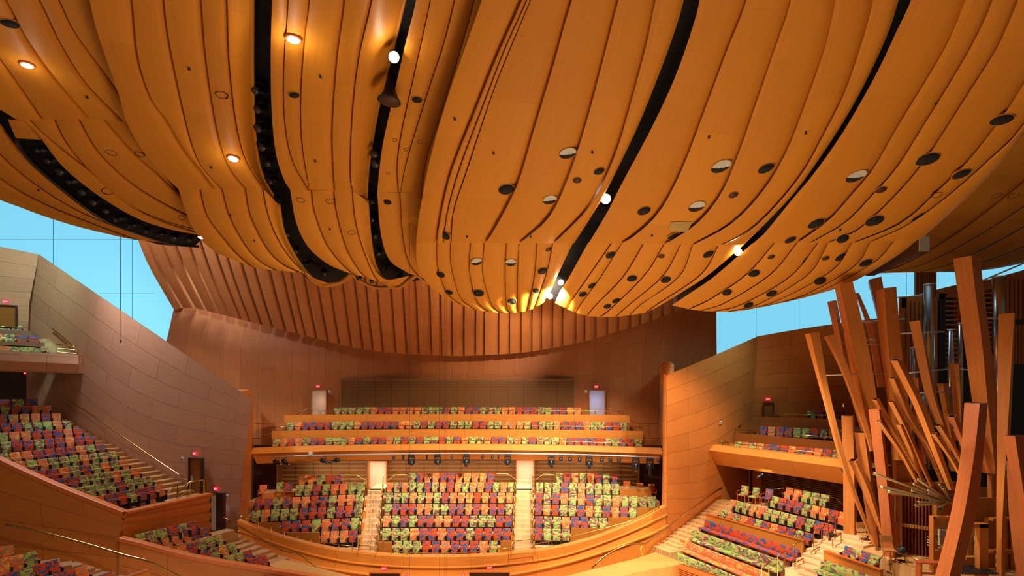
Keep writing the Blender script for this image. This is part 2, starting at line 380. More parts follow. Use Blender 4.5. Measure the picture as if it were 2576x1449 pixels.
# far group behind the bulge ----------------------------------------------------
H = [[(2790,20),(2630,210),(2465,375),(2320,520),(2190,640),(2120,684)],[(2860,200),(2740,330),(2580,455),(2420,580),(2280,664),(2200,688)],
     [(2880,300),(2740,410),(2600,505),(2470,590),(2340,660),(2250,686)],[(2880,400),(2760,470),(2620,548),(2510,610),(2400,664),(2310,685)],
     [(2880,490),(2760,540),(2650,590),(2560,630),(2450,670),(2370,684)],[(2880,570),(2790,600),(2690,630),(2600,655),(2510,675),(2430,684)]]
sail('ceiling', H, 1.24, s=.010)
# the fluted valance above the rear wall -----------------------------------------
VB = [(437,778),(480,772),(560,792),(650,815),(750,840),(820,858),(900,877),(980,888),(1060,893),(1150,896),(1240,893),(1320,887),(1400,874),(1470,859),(1540,839),(1600,820),(1680,792),(1760,765)]
def vbot(px): return interp(VB, px)
def DV(px, py): return 41.4-max(-20, vbot(max(437, px))-py)*.030-3.2e-6*(px-1150)**2
ve = []
for i in range(47):
    b = 437+i*(1730-437)/46+random.uniform(-5, 5)*(0 < i < 46); lean = max(0, 1-(b-437)/750)
    top = b-100*lean**1.2; yb = vbot(b); yt = 585+.08*(b-437)
    ve.append([(top-12, yt-40), (lerp(top, b, .30), lerp(yt, yb, .35)), (lerp(top, b, .66), lerp(yt, yb, .7)), (b, yb)])
sail('ceiling', ve, 1.0, s=.016, band=.24, nt=12, mat='val', dfun=DV, bow=.001)
# black deck above everything, seen through the slots
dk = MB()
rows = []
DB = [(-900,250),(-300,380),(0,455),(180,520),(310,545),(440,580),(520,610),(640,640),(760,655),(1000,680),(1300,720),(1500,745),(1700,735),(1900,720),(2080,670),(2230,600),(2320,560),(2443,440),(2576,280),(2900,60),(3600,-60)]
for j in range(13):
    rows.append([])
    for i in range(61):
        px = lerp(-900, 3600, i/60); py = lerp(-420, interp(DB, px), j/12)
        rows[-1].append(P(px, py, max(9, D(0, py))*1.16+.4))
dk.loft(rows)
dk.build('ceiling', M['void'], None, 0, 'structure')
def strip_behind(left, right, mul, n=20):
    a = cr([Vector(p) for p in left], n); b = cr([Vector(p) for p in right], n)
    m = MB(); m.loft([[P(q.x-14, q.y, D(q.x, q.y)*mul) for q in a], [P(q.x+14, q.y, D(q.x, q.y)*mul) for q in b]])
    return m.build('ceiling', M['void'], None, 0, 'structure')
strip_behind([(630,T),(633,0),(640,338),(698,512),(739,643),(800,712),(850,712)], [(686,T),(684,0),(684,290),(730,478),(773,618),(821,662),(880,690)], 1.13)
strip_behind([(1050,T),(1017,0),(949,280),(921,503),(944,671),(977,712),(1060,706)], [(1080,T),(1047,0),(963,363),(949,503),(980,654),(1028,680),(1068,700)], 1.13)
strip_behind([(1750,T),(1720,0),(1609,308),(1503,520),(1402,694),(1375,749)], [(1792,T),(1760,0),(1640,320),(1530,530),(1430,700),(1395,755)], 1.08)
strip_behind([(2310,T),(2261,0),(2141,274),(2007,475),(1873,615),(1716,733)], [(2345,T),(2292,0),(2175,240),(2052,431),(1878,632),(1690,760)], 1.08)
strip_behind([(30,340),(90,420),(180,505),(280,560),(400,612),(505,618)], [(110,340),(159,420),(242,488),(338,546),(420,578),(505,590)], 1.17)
# ---- openings (flat discs, the hole's shade painted black), rings and hatches
def disc(px, py, w, kind, mats, parent=None):
    p, n = surf(px, py); r = w*p.y/F
    yd = (Vector((0, -1, .25))-n*n.dot(Vector((0, -1, .25)))).normalized(); xd = yd.cross(n)
    Mx = Matrix.Translation(p+n*.01) @ Matrix((xd, yd, n)).transposed().to_4x4()
    mb = MB()
    if kind == 'hole':
        mb.lathe([(r*1.04, -.08), (r*1.04, .012), (r*.98, .014), (r*.96, .0)], 24, Mx, 1)
        mb.lathe([(r*.97, -.02), (r*.97, .006)], 24, Mx, 0)
        return mb.build('opening', mats, parent)
    if kind == 'lit':
        mb.lathe([(r*1.04, -.08), (r*1.04, .012), (r*.98, .014), (r*.96, .0)], 24, Mx, 1)
        mb.lathe([(r*.97, -.02), (r*.97, .006)], 24, Mx, 0)
        lit = [(r*.95*math.cos(t), r*.95*math.sin(t), .009) for t in [math.radians(-15+i*11) for i in range(20)]]  # pale crescent paints the light on the hole's inner side
        inn = [(r*.95*math.cos(t), r*.95*math.sin(t)*.0-r*.22*math.sin(t)*(1 if i%3 else .7), .009) for i, t in enumerate([math.radians(-15+i*11) for i in range(20)])]
        k = len(lit); mb.add([Mx @ Vector(v) for v in lit+inn], [(i, i+1, k+i+1, k+i) for i in range(k-1)], 2)
        return mb.build('opening', mats, parent)
    if kind == 'ring':
        mb.lathe([(r, -.05), (r, .004), (r*.92, .004), (r*.92, -.05)], 24, Mx, 0); mb.f.pop(); mb.m.pop(); mb.uv.pop(); mb.sm.pop()
        return mb.build('access_ring', mats, parent)
ceil_root = [o for o in bpy.data.objects if o.name.startswith('ceiling')][0]
HOLES = """1274 476 21 h;1383 502 18 l;1428 385 22 l;1507 430 14 h;1119 591 15 h;1199 658 14 l;1285 660 14 l;1365 681 13 h;1108 690 12 h;1204 737 14 h;1287 758 12 h;1130 735 10 h;1347 731 9 h
1620 530 17 h;1814 418 25 l;1753 519 21 l;1927 423 20 h;1820 573 17 h;1693 593 16 h;1537 641 14 h;1590 700 13 h;1490 718 12 h;1466 740 11 h;1550 756 11 h;1645 744 11 h;1675 703 13 h;1782 639 14 h;1528 770 10 h
2154 443 24 l;2333 400 26 h;2520 301 24 h;2419 437 20 h;2053 562 20 h;2200 555 21 h;2310 545 17 h;1988 603 14 h;2120 600 14 h;2030 650 16 h;2117 646 16 h;2178 661 15 h;1897 687 14 h;2063 706 14 h;1941 738 13 h;1883 767 12 h;1790 751 10 h;1829 735 12 h
25 58 20 h;740 238 13 h;1049 250 13 h;975 508 10 h;1452 453 11 b;1845 490 12 b;2216 477 13 b;1380 627 8 b;1664 644 8 b;1940 646 9 b;2077 649 9 b"""
for ln in HOLES.replace('\n', ';').split(';'):
    x, y, w, t = ln.split()
    disc(float(x), float(y), float(w)*1.0, 'lit' if t == 'l' else 'hole', [M['void'] if t != 'b' else M['recess'], M['ceil'], M['grey']], ceil_root)
for x, y, w in [(558,239,15),(280,384,12),(351,388,11),(270,481,12),(756,503,10),(831,506,10),(885,585,9),(993,352,6),(1055,356,6),(1021,376,6),(2357,490,11),(2507,492,11),(2550,492,11),(812,662,9),(457,548,8),(977,436,5)]:
    disc(x, y, w, 'ring', [M['recess']], ceil_root)
def hatch(quad, name='hatch'):
    ps = []
    for x, y in quad:
        p, n = surf(x, y); ps.append(p+n*.03)
    m = MB(); m.add(ps, [(0, 1, 2, 3)]); m.add([p+(p-Vector((0,0,EYE))).normalized()*.05 for p in ps], [(3, 2, 1, 0)])
    return m.build(name, plain('hatch_cloth', srgb(176,150,88), .8), ceil_root)
hatch([(578,423),(632,430),(640,450),(590,443)]); hatch([(1688,557),(1742,556),(1728,583),(1680,577)])
# rounded veneer lips along the slot edges
for pts, mul, rr in [([(633,T),(633,0),(634,193),(640,338),(657,435),(698,512)], 1.10, .07), ([(698,512),(710,580),(739,643),(773,690),(800,714),(832,716),(860,708),(884,688)], 1.075, .12),
        ([(1055,T),(1017,0),(983,140),(949,280),(927,419),(921,503)], 1.11, .06), ([(921,503),(930,604),(944,671),(977,716),(1005,722),(1030,704),(1050,690)], 1.075, .11), ([(884,688),(905,706),(940,722),(980,722),(1010,712)], 1.10, .10), ([(1030,700),(1046,692),(1066,706),(1090,718)], 1.10, .08)]:
    m = MB(); m.tube([P(q.x, q.y, D(q.x, q.y)*mul) for q in cr([Vector(p) for p in pts], 30)], rr, 8)
    m.build('edge_lip', M['ceilb'], ceil_root)
# small dark sprinkler heads
for x, y in [(476,170),(219,242),(532,419),(806,190),(793,403),(1144,297),(1242,383),(1490,381),(1783,343),(2352,260),(2026,332),(580,540),(830,575),(97,477),(640,604),(1335,594),(1175,594),(1640,591),(2113,577)]:
    p, n = surf(x, y); m = MB(); m.tube([p, p+n*.05], .022, 6); m.tube([p+n*.05, p+n*.065], .045, 8)
    o = m.build('sprinkler', M['dark'], ceil_root)
# ------------------------------------------------------------------ walls, terraces, balconies
def wall(name, rows, mat, n=24, smooth=True):
    mb = MB(); mb.loft([world(r, n) if not callable(r) else r(n) for r in rows], 0, smooth)
    return mb.build(name, M[mat], None, 0, 'structure')
def inv(x0, Y0, x1, Y1):      # straight vertical plane seen between two image columns
    return lambda x: 1/lerp(1/Y0, 1/Y1, (x-x0)/(x1-x0))
def flat(pts, Yf, n=24): return [(q.x, q.y, Yf(q.x)) for q in cr([Vector(p) for p in pts], n)] if len(pts) > 2 else [(lerp(pts[0][0], pts[1][0], i/(n-1)), lerp(pts[0][1], pts[1][1], i/(n-1)), Yf(lerp(pts[0][0], pts[1][0], i/(n-1)))) for i in range(n)]
W1 = inv(98, 36.3, 615, 30.3); W0 = inv(98, 36.3, -220, 34)
R1 = inv(1676, 31, 1906, 37.5); R2 = inv(1906, 37.5, 2150, 36)
# plaster behind both flank walls, its daylight put in as emission
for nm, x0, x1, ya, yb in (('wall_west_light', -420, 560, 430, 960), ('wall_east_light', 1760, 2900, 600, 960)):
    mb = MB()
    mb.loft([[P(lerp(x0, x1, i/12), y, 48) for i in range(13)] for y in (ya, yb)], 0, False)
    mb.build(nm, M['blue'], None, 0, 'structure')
sm = MB()
for a, b in [((134,480),(134,690)),((303,560),(303,800)),((333,560),(333,830)),((-60,603),(350,603)),((250,737),(390,737)),((1902,700),(1902,860)),((2010,690),(2010,830)),((1975,730),(2160,655)),((2280,660),(2280,760))]:
    sm.tube([P(*a, 47.9), P(*b, 47.9)], .022, 4)
sm.build('trim_1', plain('shadow_joint', srgb(120,190,215), .8), None, 0, 'structure')
rb = MB(); rb.add([P(2301,676,45), P(2356,676,45), P(2356,765,45), P(2301,765,45)], [(0,1,2,3)]);
for i in range(9): rb.tube([P(2304+i*6,676,44.9), P(2304+i*6,765,44.9)], .11, 5)
rb.build('wall_fluted_pier', M['wallv'], None, 0, 'structure')
# rear wall (concave), with the curved leading edges against the daylight
def back(y): return lambda n: [P(lerp(415, 1812, i/(n-1)), y, 43-5.2e-6*(lerp(415, 1812, i/(n-1))-1145)**2) for i in range(n)]
top = [(441,759),(520,775),(700,820),(900,862),(1150,872),(1400,855),(1600,800),(1700,775),(1800,782)]
top = [(441,757),(700,757),(1150,757),(1500,757),(1802,757)]
def brow(t):
    L = lerp(Vector((441,759)), Vector((418,862)), min(1, t*2.2)) if t < .46 else Vector((418, 862+(t-.46)*560))
    R = lerp(Vector((1802,779)), Vector((1803,890)), min(1, t*2.2)) if t < .46 else Vector((1803, 890+(t-.46)*520))
    out = []
    for i in range(41):
        q = L.lerp(R, i/40); out.append(P(q.x, q.y, 43-5.2e-6*(q.x-1145)**2 - .8*(1-t)*abs((q.x-1145)/700)**6))
    return out
mb = MB(); mb.loft([brow(t) for t in (0, .15, .3, .46, .7, 1)]); mb.build('wall_rear', M['wallv'], None, 0, 'structure')
# western flank wall with its bend
wall('wall_west', [flat([(98,640),(350,812),(632,1003)], W1), flat([(74,760),(345,960),(628,1060)], W1), flat([(66,900),(340,1120),(613,1160)], W1), flat([(66,1080),(340,1330),(604,1310)], W1), flat([(66,1300),(340,1420),(596,1480)], W1)], 'wallw')
wall('wall_west', [flat([(-230,575),(98,640)], W0), flat([(-230,760),(74,760)], W0), flat([(-230,928),(66,928)], W0)], 'wallw', 8)
# its free end: narrow return and rounded top
wall('wall_west_return', [[(632,1003,30.3),(636,1008,31.4),(640,1010,33),(638,1010,41.2)], [(624,1090,30.3),(630,1095,31.4),(634,1100,33),(636,1100,41.2)], [(613,1160,30.3),(622,1170,31.4),(630,1175,33),(634,1170,41.2)], [(602,1320,30.3),(612,1320,31.4),(624,1300,33),(632,1260,41.2)]], 'wall', 14)
def nose(name, px, py, Y, w, h):
    mb = MB(); q = []
    for k in range(9):
        a = math.pi*k/8; q.append((math.cos(a), math.sin(a)))
    c = P(px, py, Y); r = w*Y/F
    rows = [[c+Vector((r*x, .9*(1-y*.5), r*y*.75+dz)) for x, y in q] for dz in (-h*Y/F, 0)]
    mb.loft([[c+Vector((r*x, -.1-.9*y, -.9)) for x, y in q], [c+Vector((r*x, -.1-.9*y, .35)) for x, y in q], [c+Vector((r*x*.5, -.05-.5*y, .5)) for x, y in q], [c+Vector((r*x*.02, 0, .52)) for x, y in q]])
    return mb.build(name, M['wall'], None, 0, 'structure')
nose('trim_2', 616, 1000, 33.2, 19, 20); nose('trim_2', 1676, 932, 32.6, 15, 22)
# eastern flank wall with its bend
wall('wall_east', [flat([(1676,944),(1790,897),(1906,846)], R1), flat([(1677,1050),(1790,1010),(1896,960)], R1), flat([(1677,1180),(1780,1160),(1886,1090)], R1), flat([(1678,1300),(1768,1300),(1886,1240)], R1), flat([(1680,1480),(1768,1440),(1886,1400)], R1)], 'wall')
wall('wall_east', [flat([(1906,846),(2010,828),(2150,808),(2300,790)], R2), flat([(1896,960),(2150,950),(2300,950)], R2), flat([(1886,1090),(2150,1100),(2300,1110)], R2), flat([(1886,1300),(2150,1300),(2300,1320)], R2)], 'wall')
wall('wall_east_return', [[(1676,944,31),(1668,935,31.5),(1666,930,34),(1668,930,41.2)], [(1677,1080,31),(1667,1080,31.5),(1667,1080,34),(1670,1080,41.2)], [(1678,1300,31),(1664,1295,31.5),(1667,1270,34),(1672,1230,41.2)]], 'wall', 14)
# ---------------------------------------------------------------- rear balcony: three tiers
MID = 1145
class Arc:
    """a level concave line: (image row and depth at the middle, image row at its ends)"""
    def __init__(s, ym, Ym, ye, half): s.z = zof(ym, Ym); s.ym = ym; s.Ym = Ym; s.k = (ye-ym)/half**2
    def p(s, px, dy=0, z=None):
        y = s.ym+s.k*(px-MID)**2; Y = (EYE-s.z)*F/(y-HZ)
        q = P(px, y, Y+dy)
        if dy: q.x = P(px, y, Y).x
        if z is not None: q.z = z
        return q
def arcline(a, x0, x1, n, dy=0, z=None): return [a.p(lerp(x0, x1, i/(n-1)), dy, z) for i in range(n)]
tiers = {'c': (Arc(1041.5,39.6,1044,435), 715, 1584, .58), 'b': (Arc(1079.5,38.4,1084,467), 683, 1617, .66), 'a': (Arc(1117.5,37.2,1127,510), 636, 1662, 0)}
mb = MB(); fl = MB()
for k, (a, x0, x1, h) in tiers.items():
    nb = {'c': 4.0, 'b': 1.2, 'a': 1.4}[k]
    if k != 'a':
        f = arcline(a, x0, x1, 30); b = arcline(a, x0, x1, 30, 0, a.z-h)
        mb.loft([f, b], 0, False)
        mb.loft([arcline(a, x0, x1, 30, .12), f], 0, False); mb.loft([arcline(a, x0, x1, 30, .12, a.z-h), arcline(a, x0, x1, 30, .12)], 0, False)
        for x in (x0, x1): mb.hexa([a.p(x,0,a.z-h), a.p(x,.12,a.z-h), a.p(x,2,a.z-h), a.p(x,1.9,a.z-h)], [a.p(x), a.p(x,.12), a.p(x,2), a.p(x,1.9)])
    zf = a.z-.62
    fl.loft([arcline(a, x0-(30 if k == 'a' else 0), x1, 30, .12, zf), arcline(a, x0, x1, 30, nb+.4, zf)], 0, False)
mb.build('wall_balcony_tiers', M['para'], None, 0, 'structure'); fl.build('floor', M['stair'], None, 0, 'structure')
a = tiers['a'][0]; lip = arcline(a, 636, 1664, 40)
mb = MB()
def off(line, dy, dz): return [p+Vector((0, dy, dz)) for p in line]
mb.loft([off(lip, .45, 0), lip, off(lip, -.25, -.36), off(lip, .05, -.52), off(lip, .55, -1.12), off(lip, 3.2, -1.35)], 0, False)
mb.loft([off(lip, .45, -.7), off(lip, .45, 0)], 0, False)
mb.build('wall_balcony_front', M['para'], None, 0, 'structure')
# slatted panels
def slats(name, x0, x1, y0, y1, Y, n, back='recess'):
    mb = MB(); z0, z1 = zof(y1, Y), zof(y0, Y); A, B = P(x0, HZ, Y).x, P(x1, HZ, Y).x
    mb.box(((A+B)/2, Y+.10, (z0+z1)/2), (B-A, .04, z1-z0), None, 1)
    for i in range(n):
        z = lerp(z0, z1, (i+.5)/n); mb.box(((A+B)/2, Y, z), (B-A, .10, (z1-z0)/n*.68))
    nv = max(2, int((B-A)/1.25))
    for i in range(1, nv): mb.box((lerp(A, B, i/nv), Y-.012, (z0+z1)/2), (.02, .11, z1-z0), None, 1)
    mb.box((A-.04, Y-.02, (z0+z1)/2), (.08, .2, z1-z0+.1)); mb.box((B+.04, Y-.02, (z0+z1)/2), (.08, .2, z1-z0+.1)); mb.box(((A+B)/2, Y-.02, z1+.03), (B-A, .2, .08))
    return mb.build(name, [M['slat'], M[back]], None, 0, 'structure')
slats('wall_slatted_panel', 860, 1443, 956, 1044, 42.2, 34)
slats('wall_slatted_panel', 700, 924, 1140, 1250, 40.4, 34); slats('wall_slatted_panel', 976, 1297, 1140, 1250, 40.4, 34); slats('wall_slatted_panel', 1346, 1605, 1140, 1250, 40.4, 34)
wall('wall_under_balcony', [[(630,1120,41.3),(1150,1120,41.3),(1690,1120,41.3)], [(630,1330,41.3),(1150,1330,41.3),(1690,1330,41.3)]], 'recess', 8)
# doorways: bright vestibules framed in timber
def doorway(name, x0, x1, y0, y1, Y, mat, frame='cap', leaf=False, handle=False, rz=0, Y2=None):
    pa, pb = P(x0, HZ, Y), P(x1, HZ, Y2 or Y); rz = math.atan2(pb.y-pa.y, pb.x-pa.x); wd = (pb-pa).length; mid = (pa+pb)/2
    A, B = -wd/2, wd/2; z0, z1 = zof(y1, mid.y), zof(y0, mid.y); c = 0; Y = 0
    mb = MB(); mb.box((c, Y+.08, (z0+z1)/2), (B-A, .05, z1-z0))
    o = mb.build(name, M[mat], None, 0, 'structure'); o.location = (mid.x, mid.y, 0); o.rotation_euler = (0, 0, rz)
    f = MB()
    for x in (A-.03, B+.03): f.box((x, Y+.04, (z0+z1)/2+.03), (.06, .2, z1-z0+.06))
    f.box((c, Y+.04, z1+.03), (B-A, .2, .06)); f.build('door_frame', M[frame], o)
    if handle:
        h = MB(); h.box((A+.14, Y+.04, z0+(z1-z0)*.42), (.16, .06, .42)); h.build('push_plate', M['steel'], o)
    return o
doorway('door_1', 929, 971, 1161, 1240, 39.9, 'beige'); doorway('door_2', 1300, 1342, 1159, 1240, 39.9, 'beige')
doorway('door_3', 784, 820, 982, 1046, 41.6, 'beige', 'wallv'); doorway('door_4', 1483, 1521, 983, 1046, 41.6, 'lilac', 'wallv')
# ---------------------------------------------------------------- centre parapet, three lapped bands
Yp = lambda x: interp([(560,29.6),(640,30.2),(900,30.2),(1150,30.4),(1400,30.2),(1600,29.9),(1640,30.0),(1672,30.8),(1692,31.75),(1772,33.1),(1850,35)], x)
L0 = [(597,1309),(650,1328),(700,1347),(750,1361),(800,1373),(850,1382),(900,1389),(1000,1397),(1100,1399),(1200,1397),(1300,1390),(1400,1376),(1450,1364),(1500,1350),(1560,1327),(1620,1300),(1660,1279),(1692,1262)]
L1 = [(597,1335),(677,1362),(738,1382),(805,1400),(873,1413.5),(940,1421),(1030,1426.6),(1160,1427),(1275,1419),(1410,1399),(1523,1363),(1604,1330),(1650,1308),(1692,1288)]
L2 = [(590,1356),(636,1377),(715,1404),(787,1424),(929,1446),(1030,1452),(1160,1452),(1280,1446),(1410,1420),(1523,1387),(1629,1348),(1660,1333),(1692,1317)]
def pl(L, n=60): return cr([Vector(q) for q in L], n)
rows = []
mb = MB()
A0 = [P(q.x, q.y, Yp(q.x)) for q in pl(L0)]; A1 = [P(q.x, q.y, Yp(q.x)-.12) for q in pl(L1)]; A2 = [P(q.x, q.y, Yp(q.x)-.30) for q in pl(L2)]
mb.loft([off(A0, .35, -.5), off(A0, .35, 0), A0, off(A0, -.03, -.06), [p+Vector((0,.12,.02)) for p in A1], A1], 0, False)
mb.loft([A1, off(A1, 0, -.05), off(A1, .10, -.06), [p+Vector((0,.2,.02)) for p in A2], A2], 0, False)
mb.loft([A2, off(A2, 0, -.05), off(A2, .10, -.06), off(A2, .10, -5)], 0, False)
mb.build('wall_terrace_front', M['para'], None, 0, 'structure')
for x0_, x1_, y0_, y1_, Y_ in ((640,704,1314,1350,32.0),(722,803,1340,1372,31.3),(1437,1530,1329,1362,32.0),(1530,1604,1303,1335,32.7),(1604,1656,1277,1303,33.2)):
    p0, p1 = P(x0_, y0_, Y_), P(x1_, y1_, Y_); mb = MB(); mb.box(((p0.x+p1.x)/2, Y_+.05, (p0.z+p1.z)/2), (p1.x-p0.x, .1, p0.z-p1.z)); mb.build('wall_row_end', M['para'], None, 0, 'structure')
for x0_, x1_, y_ in ((950,986,1364),(1259,1286,1361)):
    mb = MB(); p0, p1 = P(x0_, y_, 31.0), P(x1_, y_, 31.0); mb.box(((p0.x+p1.x)/2, 31.05, p0.z-.4), (p1.x-p0.x, .1, .8)); mb.build('wall_row_end', M['para'], None, 0, 'structure')
doorway('door_5', 931, 1006, 1442, 1500, 29.4, 'recess', 'cap'); doorway('door_6', 1182, 1281, 1440, 1500, 29.4, 'recess', 'cap')
# ---------------------------------------------------------------- left-hand terraces
PA = [(-120,1095),(0,1155),(97,1200),(194,1241),(311,1287)]
YA = lambda x: 24.8
a = [P(q.x, q.y, YA(q.x)) for q in pl(PA, 24)]
mb = MB(); mb.loft([off(a, 0, -.22), [P(lerp(-120,301,i/23), lerp(1290,1352,i/23), lerp(24.6,24.2,i/23)) for i in range(24)], [P(lerp(-120,290,i/23), 1560, lerp(24.4,23.9,i/23)) for i in range(24)]]); mb.build('wall_side_terrace', M['wall'], None, 0, 'structure')
mb = MB(); mb.loft([off(a, .3, -.6), off(a, .3, 0), a, off(a, -.04, -.02), off(a, -.04, -.22), off(a, .02, -.24)], 0, False); mb.build('trim_3', M['cap'], None, 0, 'structure')
PB = [(301,1352),(356,1365),(453,1391),(550,1410),(662,1428),(760,1444),(880,1466)]
b = [P(q.x, q.y, interp([(301,24.0),(662,24.2),(880,23.6)], q.x)) for q in pl(PB, 24)]
mb = MB(); mb.loft([off(b, 0, -.18), off(b, -.15, -3)]); mb.build('wall_lower_terrace', M['wall'], None, 0, 'structure')
mb = MB(); mb.loft([off(b, .25, -.5), off(b, .25, 0), b, off(b, -.04, -.02), off(b, -.04, -.18), off(b, .02, -.2)], 0, False); mb.build('trim_3', M['cap'], None, 0, 'structure')
# front of the terrace: four lapped boards under a cap
t0, t1 = P(311,1287,24.8), P(527,1240,29.6); u0, u1 = P(302,1353,24.2), P(528,1338,29.4)
mb = MB(); nrm = Vector((t1.y-t0.y, -(t1.x-t0.x), 0)).normalized()
for i in range(4):
    pa, pb = lerp(t0, u0, i/4), lerp(t1, u1, i/4); qa, qb = lerp(t0, u0, (i+1)/4), lerp(t1, u1, (i+1)/4)
    o1, o2 = nrm*(.16), nrm*(-.06)
    n = 10
    mb.loft([[lerp(pa+o1, pb+o1, k/n) for k in range(n+1)], [lerp(qa+o2, qb+o2, k/n) for k in range(n+1)], [lerp(qa+o1*.9, qb+o1*.9, k/n)+Vector((0,0,-.01)) for k in range(n+1)]], 0, False)
mb.build('wall_terrace_boards', M['wall'], None, 0, 'structure')
mb = MB(); c0 = nrm*.22
mb.hexa([t0+c0-Vector((0,0,.1)), t1+c0-Vector((0,0,.1)), t1-nrm*.25-Vector((0,0,.1)), t0-nrm*.25-Vector((0,0,.1))], [t0+c0, t1+c0, t1-nrm*.25, t0-nrm*.25]); mb.build('trim_3', M['cap'], None, 0, 'structure')
doorway('door_7', 477, 506, 1154, 1246, W1(477)-.3, 'wall', 'recess', True, True, Y2=W1(506)-.3)
d8 = doorway('door_8', 529, 561, 1241, 1336, W1(529)-.3, 'white', 'recess', Y2=W1(561)-.3)
mb = MB(); d8z = [v.co.z for v in d8.data.vertices]; hw = max(v.co.x for v in d8.data.vertices); mb.add([(-.1,.04,min(d8z)+.02),(hw,.04,min(d8z)+.02),(hw,.04,max(d8z)),(-.1,.04,max(d8z))], [(0,1,2,3)]); mb.build('reveal_shade_sheet', M['recess'], d8)  # dark sheet over the door panel, painted shade of the reveal
# upper side balcony on the left
lipL = [P(lerp(-140, 197, i/9), lerp(873, 892, i/9), lerp(29.9, 34.4, i/9)) for i in range(10)]
mb = MB(); mb.loft([off(lipL, .25, -.6), off(lipL, .25, 0), lipL, [p+Vector((.1,-.1,-.62)) for p in lipL], [p+Vector((-.15,.1,-1.22)) for p in lipL], off(lipL, 4, -1.3)], 0, False)
e = lipL[-1]; mb.hexa([e+Vector((0,0,-1.2)), e+Vector((-.3,3,-1.2)), e+Vector((-.5,3,-1.2)), e+Vector((-.2,0,-1.2))], [e, e+Vector((-.3,3,0)), e+Vector((-.5,3,0)), e+Vector((-.2,0,0))]); mb.build('wall_side_balcony_front', M['wallw'], None, 0, 'structure')
mb = MB()
for (x1, y, h, Y0, Y1) in ((112,904-13,16,32.4,36.6),(80,842-8,18,34.4,38.2)):
    pass
mb.hexa([P(-140,861,31.3), P(112,873,35.2), P(112,873,35.4), P(-140,861,31.5)], [P(-140,851,31.3), P(112,862,35.2), P(112,862,35.4), P(-140,851,31.5)])
mb.hexa([P(-140,838,33.2), P(80,849,35.75), P(80,849,35.85), P(-140,838,33.3)], [P(-140,820,33.2), P(80,833,35.75), P(80,833,35.85), P(-140,820,33.3)])
mb.build('wall_side_balcony_tiers', M['wallw'], None, 0, 'structure')
mb = MB()
for (l, r, d) in ((P(-140,880,30.1), P(197,898,34.5), 1.2), (P(-140,866,31.3), P(118,877,35.2), .6), (P(-140,840,33.0), P(80,849,35.9), .3)):
    mb.slab([l, r, r+Vector((-.3, d, 0)), l+Vector((-.3, d, 0))], .2)
for i in range(8):
    c = P(lerp(150, 100, i/7), lerp(888, 856, i/7), lerp(34.8, 35.8, i/7)); mb.box(c, (1.1, .3, .16))
mb.build('floor', M['stair'], None, 0, 'structure')
# recess under the left balcony, its shade put into the dark wall colour
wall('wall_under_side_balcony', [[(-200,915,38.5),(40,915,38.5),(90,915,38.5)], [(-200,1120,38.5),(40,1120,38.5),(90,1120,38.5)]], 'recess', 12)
doorway('door_9', -22, 39, 769, 822, W0(-22)-.3, 'wall', 'recess', Y2=W0(39)-.3)
# ---------------------------------------------------------------- right-hand balcony and under-balcony
lipR = []
for i in range(12):
    x = lerp(1787, 2128, i/11); y = lerp(1117.5, 1157, i/11); lipR.append(P(x, y, (EYE-8.25)*F/(y-HZ)))
zR = 8.25
fd = Vector(((lipR[-1]-lipR[0]).y, -(lipR[-1]-lipR[0]).x, 0)).normalized()
if fd.x > 0: fd = -fd
def mv(line, d, dz): return [p-fd*d+Vector((0, 0, dz)) for p in line]
mb = MB(); mb.loft([mv(lipR, .5, 0), lipR, mv(lipR, -.55, -.32), mv(lipR, .25, -1.28), mv(lipR, 4.5, -1.45)], 0, False)
e = lipR[0]; mb.loft([[e, e-fd*.5, e-fd*4.5], [e+fd*.55+Vector((0,0,-.32)), e-fd*.5+Vector((0,0,-.4)), e-fd*4.5+Vector((0,0,-.4))], [e-fd*.25+Vector((0,0,-1.28)), e-fd*.5+Vector((0,0,-1.28)), e-fd*4.5+Vector((0,0,-1.45))]], 0, False)
mb.build('wall_east_balcony_front', M['para'], None, 0, 'structure')
mb = MB(); fl = MB()
fl.loft([mv(lipR, .3, -.6), mv(lipR, 4.6, -.6)], 0, False); EB = []
for (xl, yl, Yl, xr, yr, h) in ((1849,1089,35.3,2128,1113,.95),(1912,1048,36.0,2138,1056,.68)):
    z = zof(yl, Yl); Yr = (EYE-z)*F/(yr-HZ); p0, p1 = P(xl, yl, Yl), P(xr, yr, Yr)
    EB.append((p0.copy(), p1.copy())); d = Vector((0, 0, h)); k = -fd*.14
    mb.hexa([p0-d, p1-d, p1-d+k, p0-d+k], [p0, p1, p1+k, p0+k]); k2 = -fd*2.2
    mb.hexa([p0-d, p0-d+k, p0-d+k2, p0-d+k2-k], [p0, p0+k, p0+k2, p0+k2-k])
    fl.slab([p0+k-Vector((0,0,.55)), p1+k-Vector((0,0,.55)), p1+k2-Vector((0,0,.55)), p0+k2-Vector((0,0,.55))], .2)
mb.build('wall_east_balcony_tiers', M['wall'], None, 0, 'structure'); fl.build('floor', M['stair'], None, 0, 'structure')
doorway('door_10', 1922, 1945, 1015, 1062, R2(1922)-.3, 'wall', 'recess', Y2=R2(1945)-.3)
UB = inv(1875, 37, 2135, 31.5)
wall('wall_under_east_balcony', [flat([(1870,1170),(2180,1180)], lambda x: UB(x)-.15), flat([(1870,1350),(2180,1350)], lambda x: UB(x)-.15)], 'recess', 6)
mb = MB()
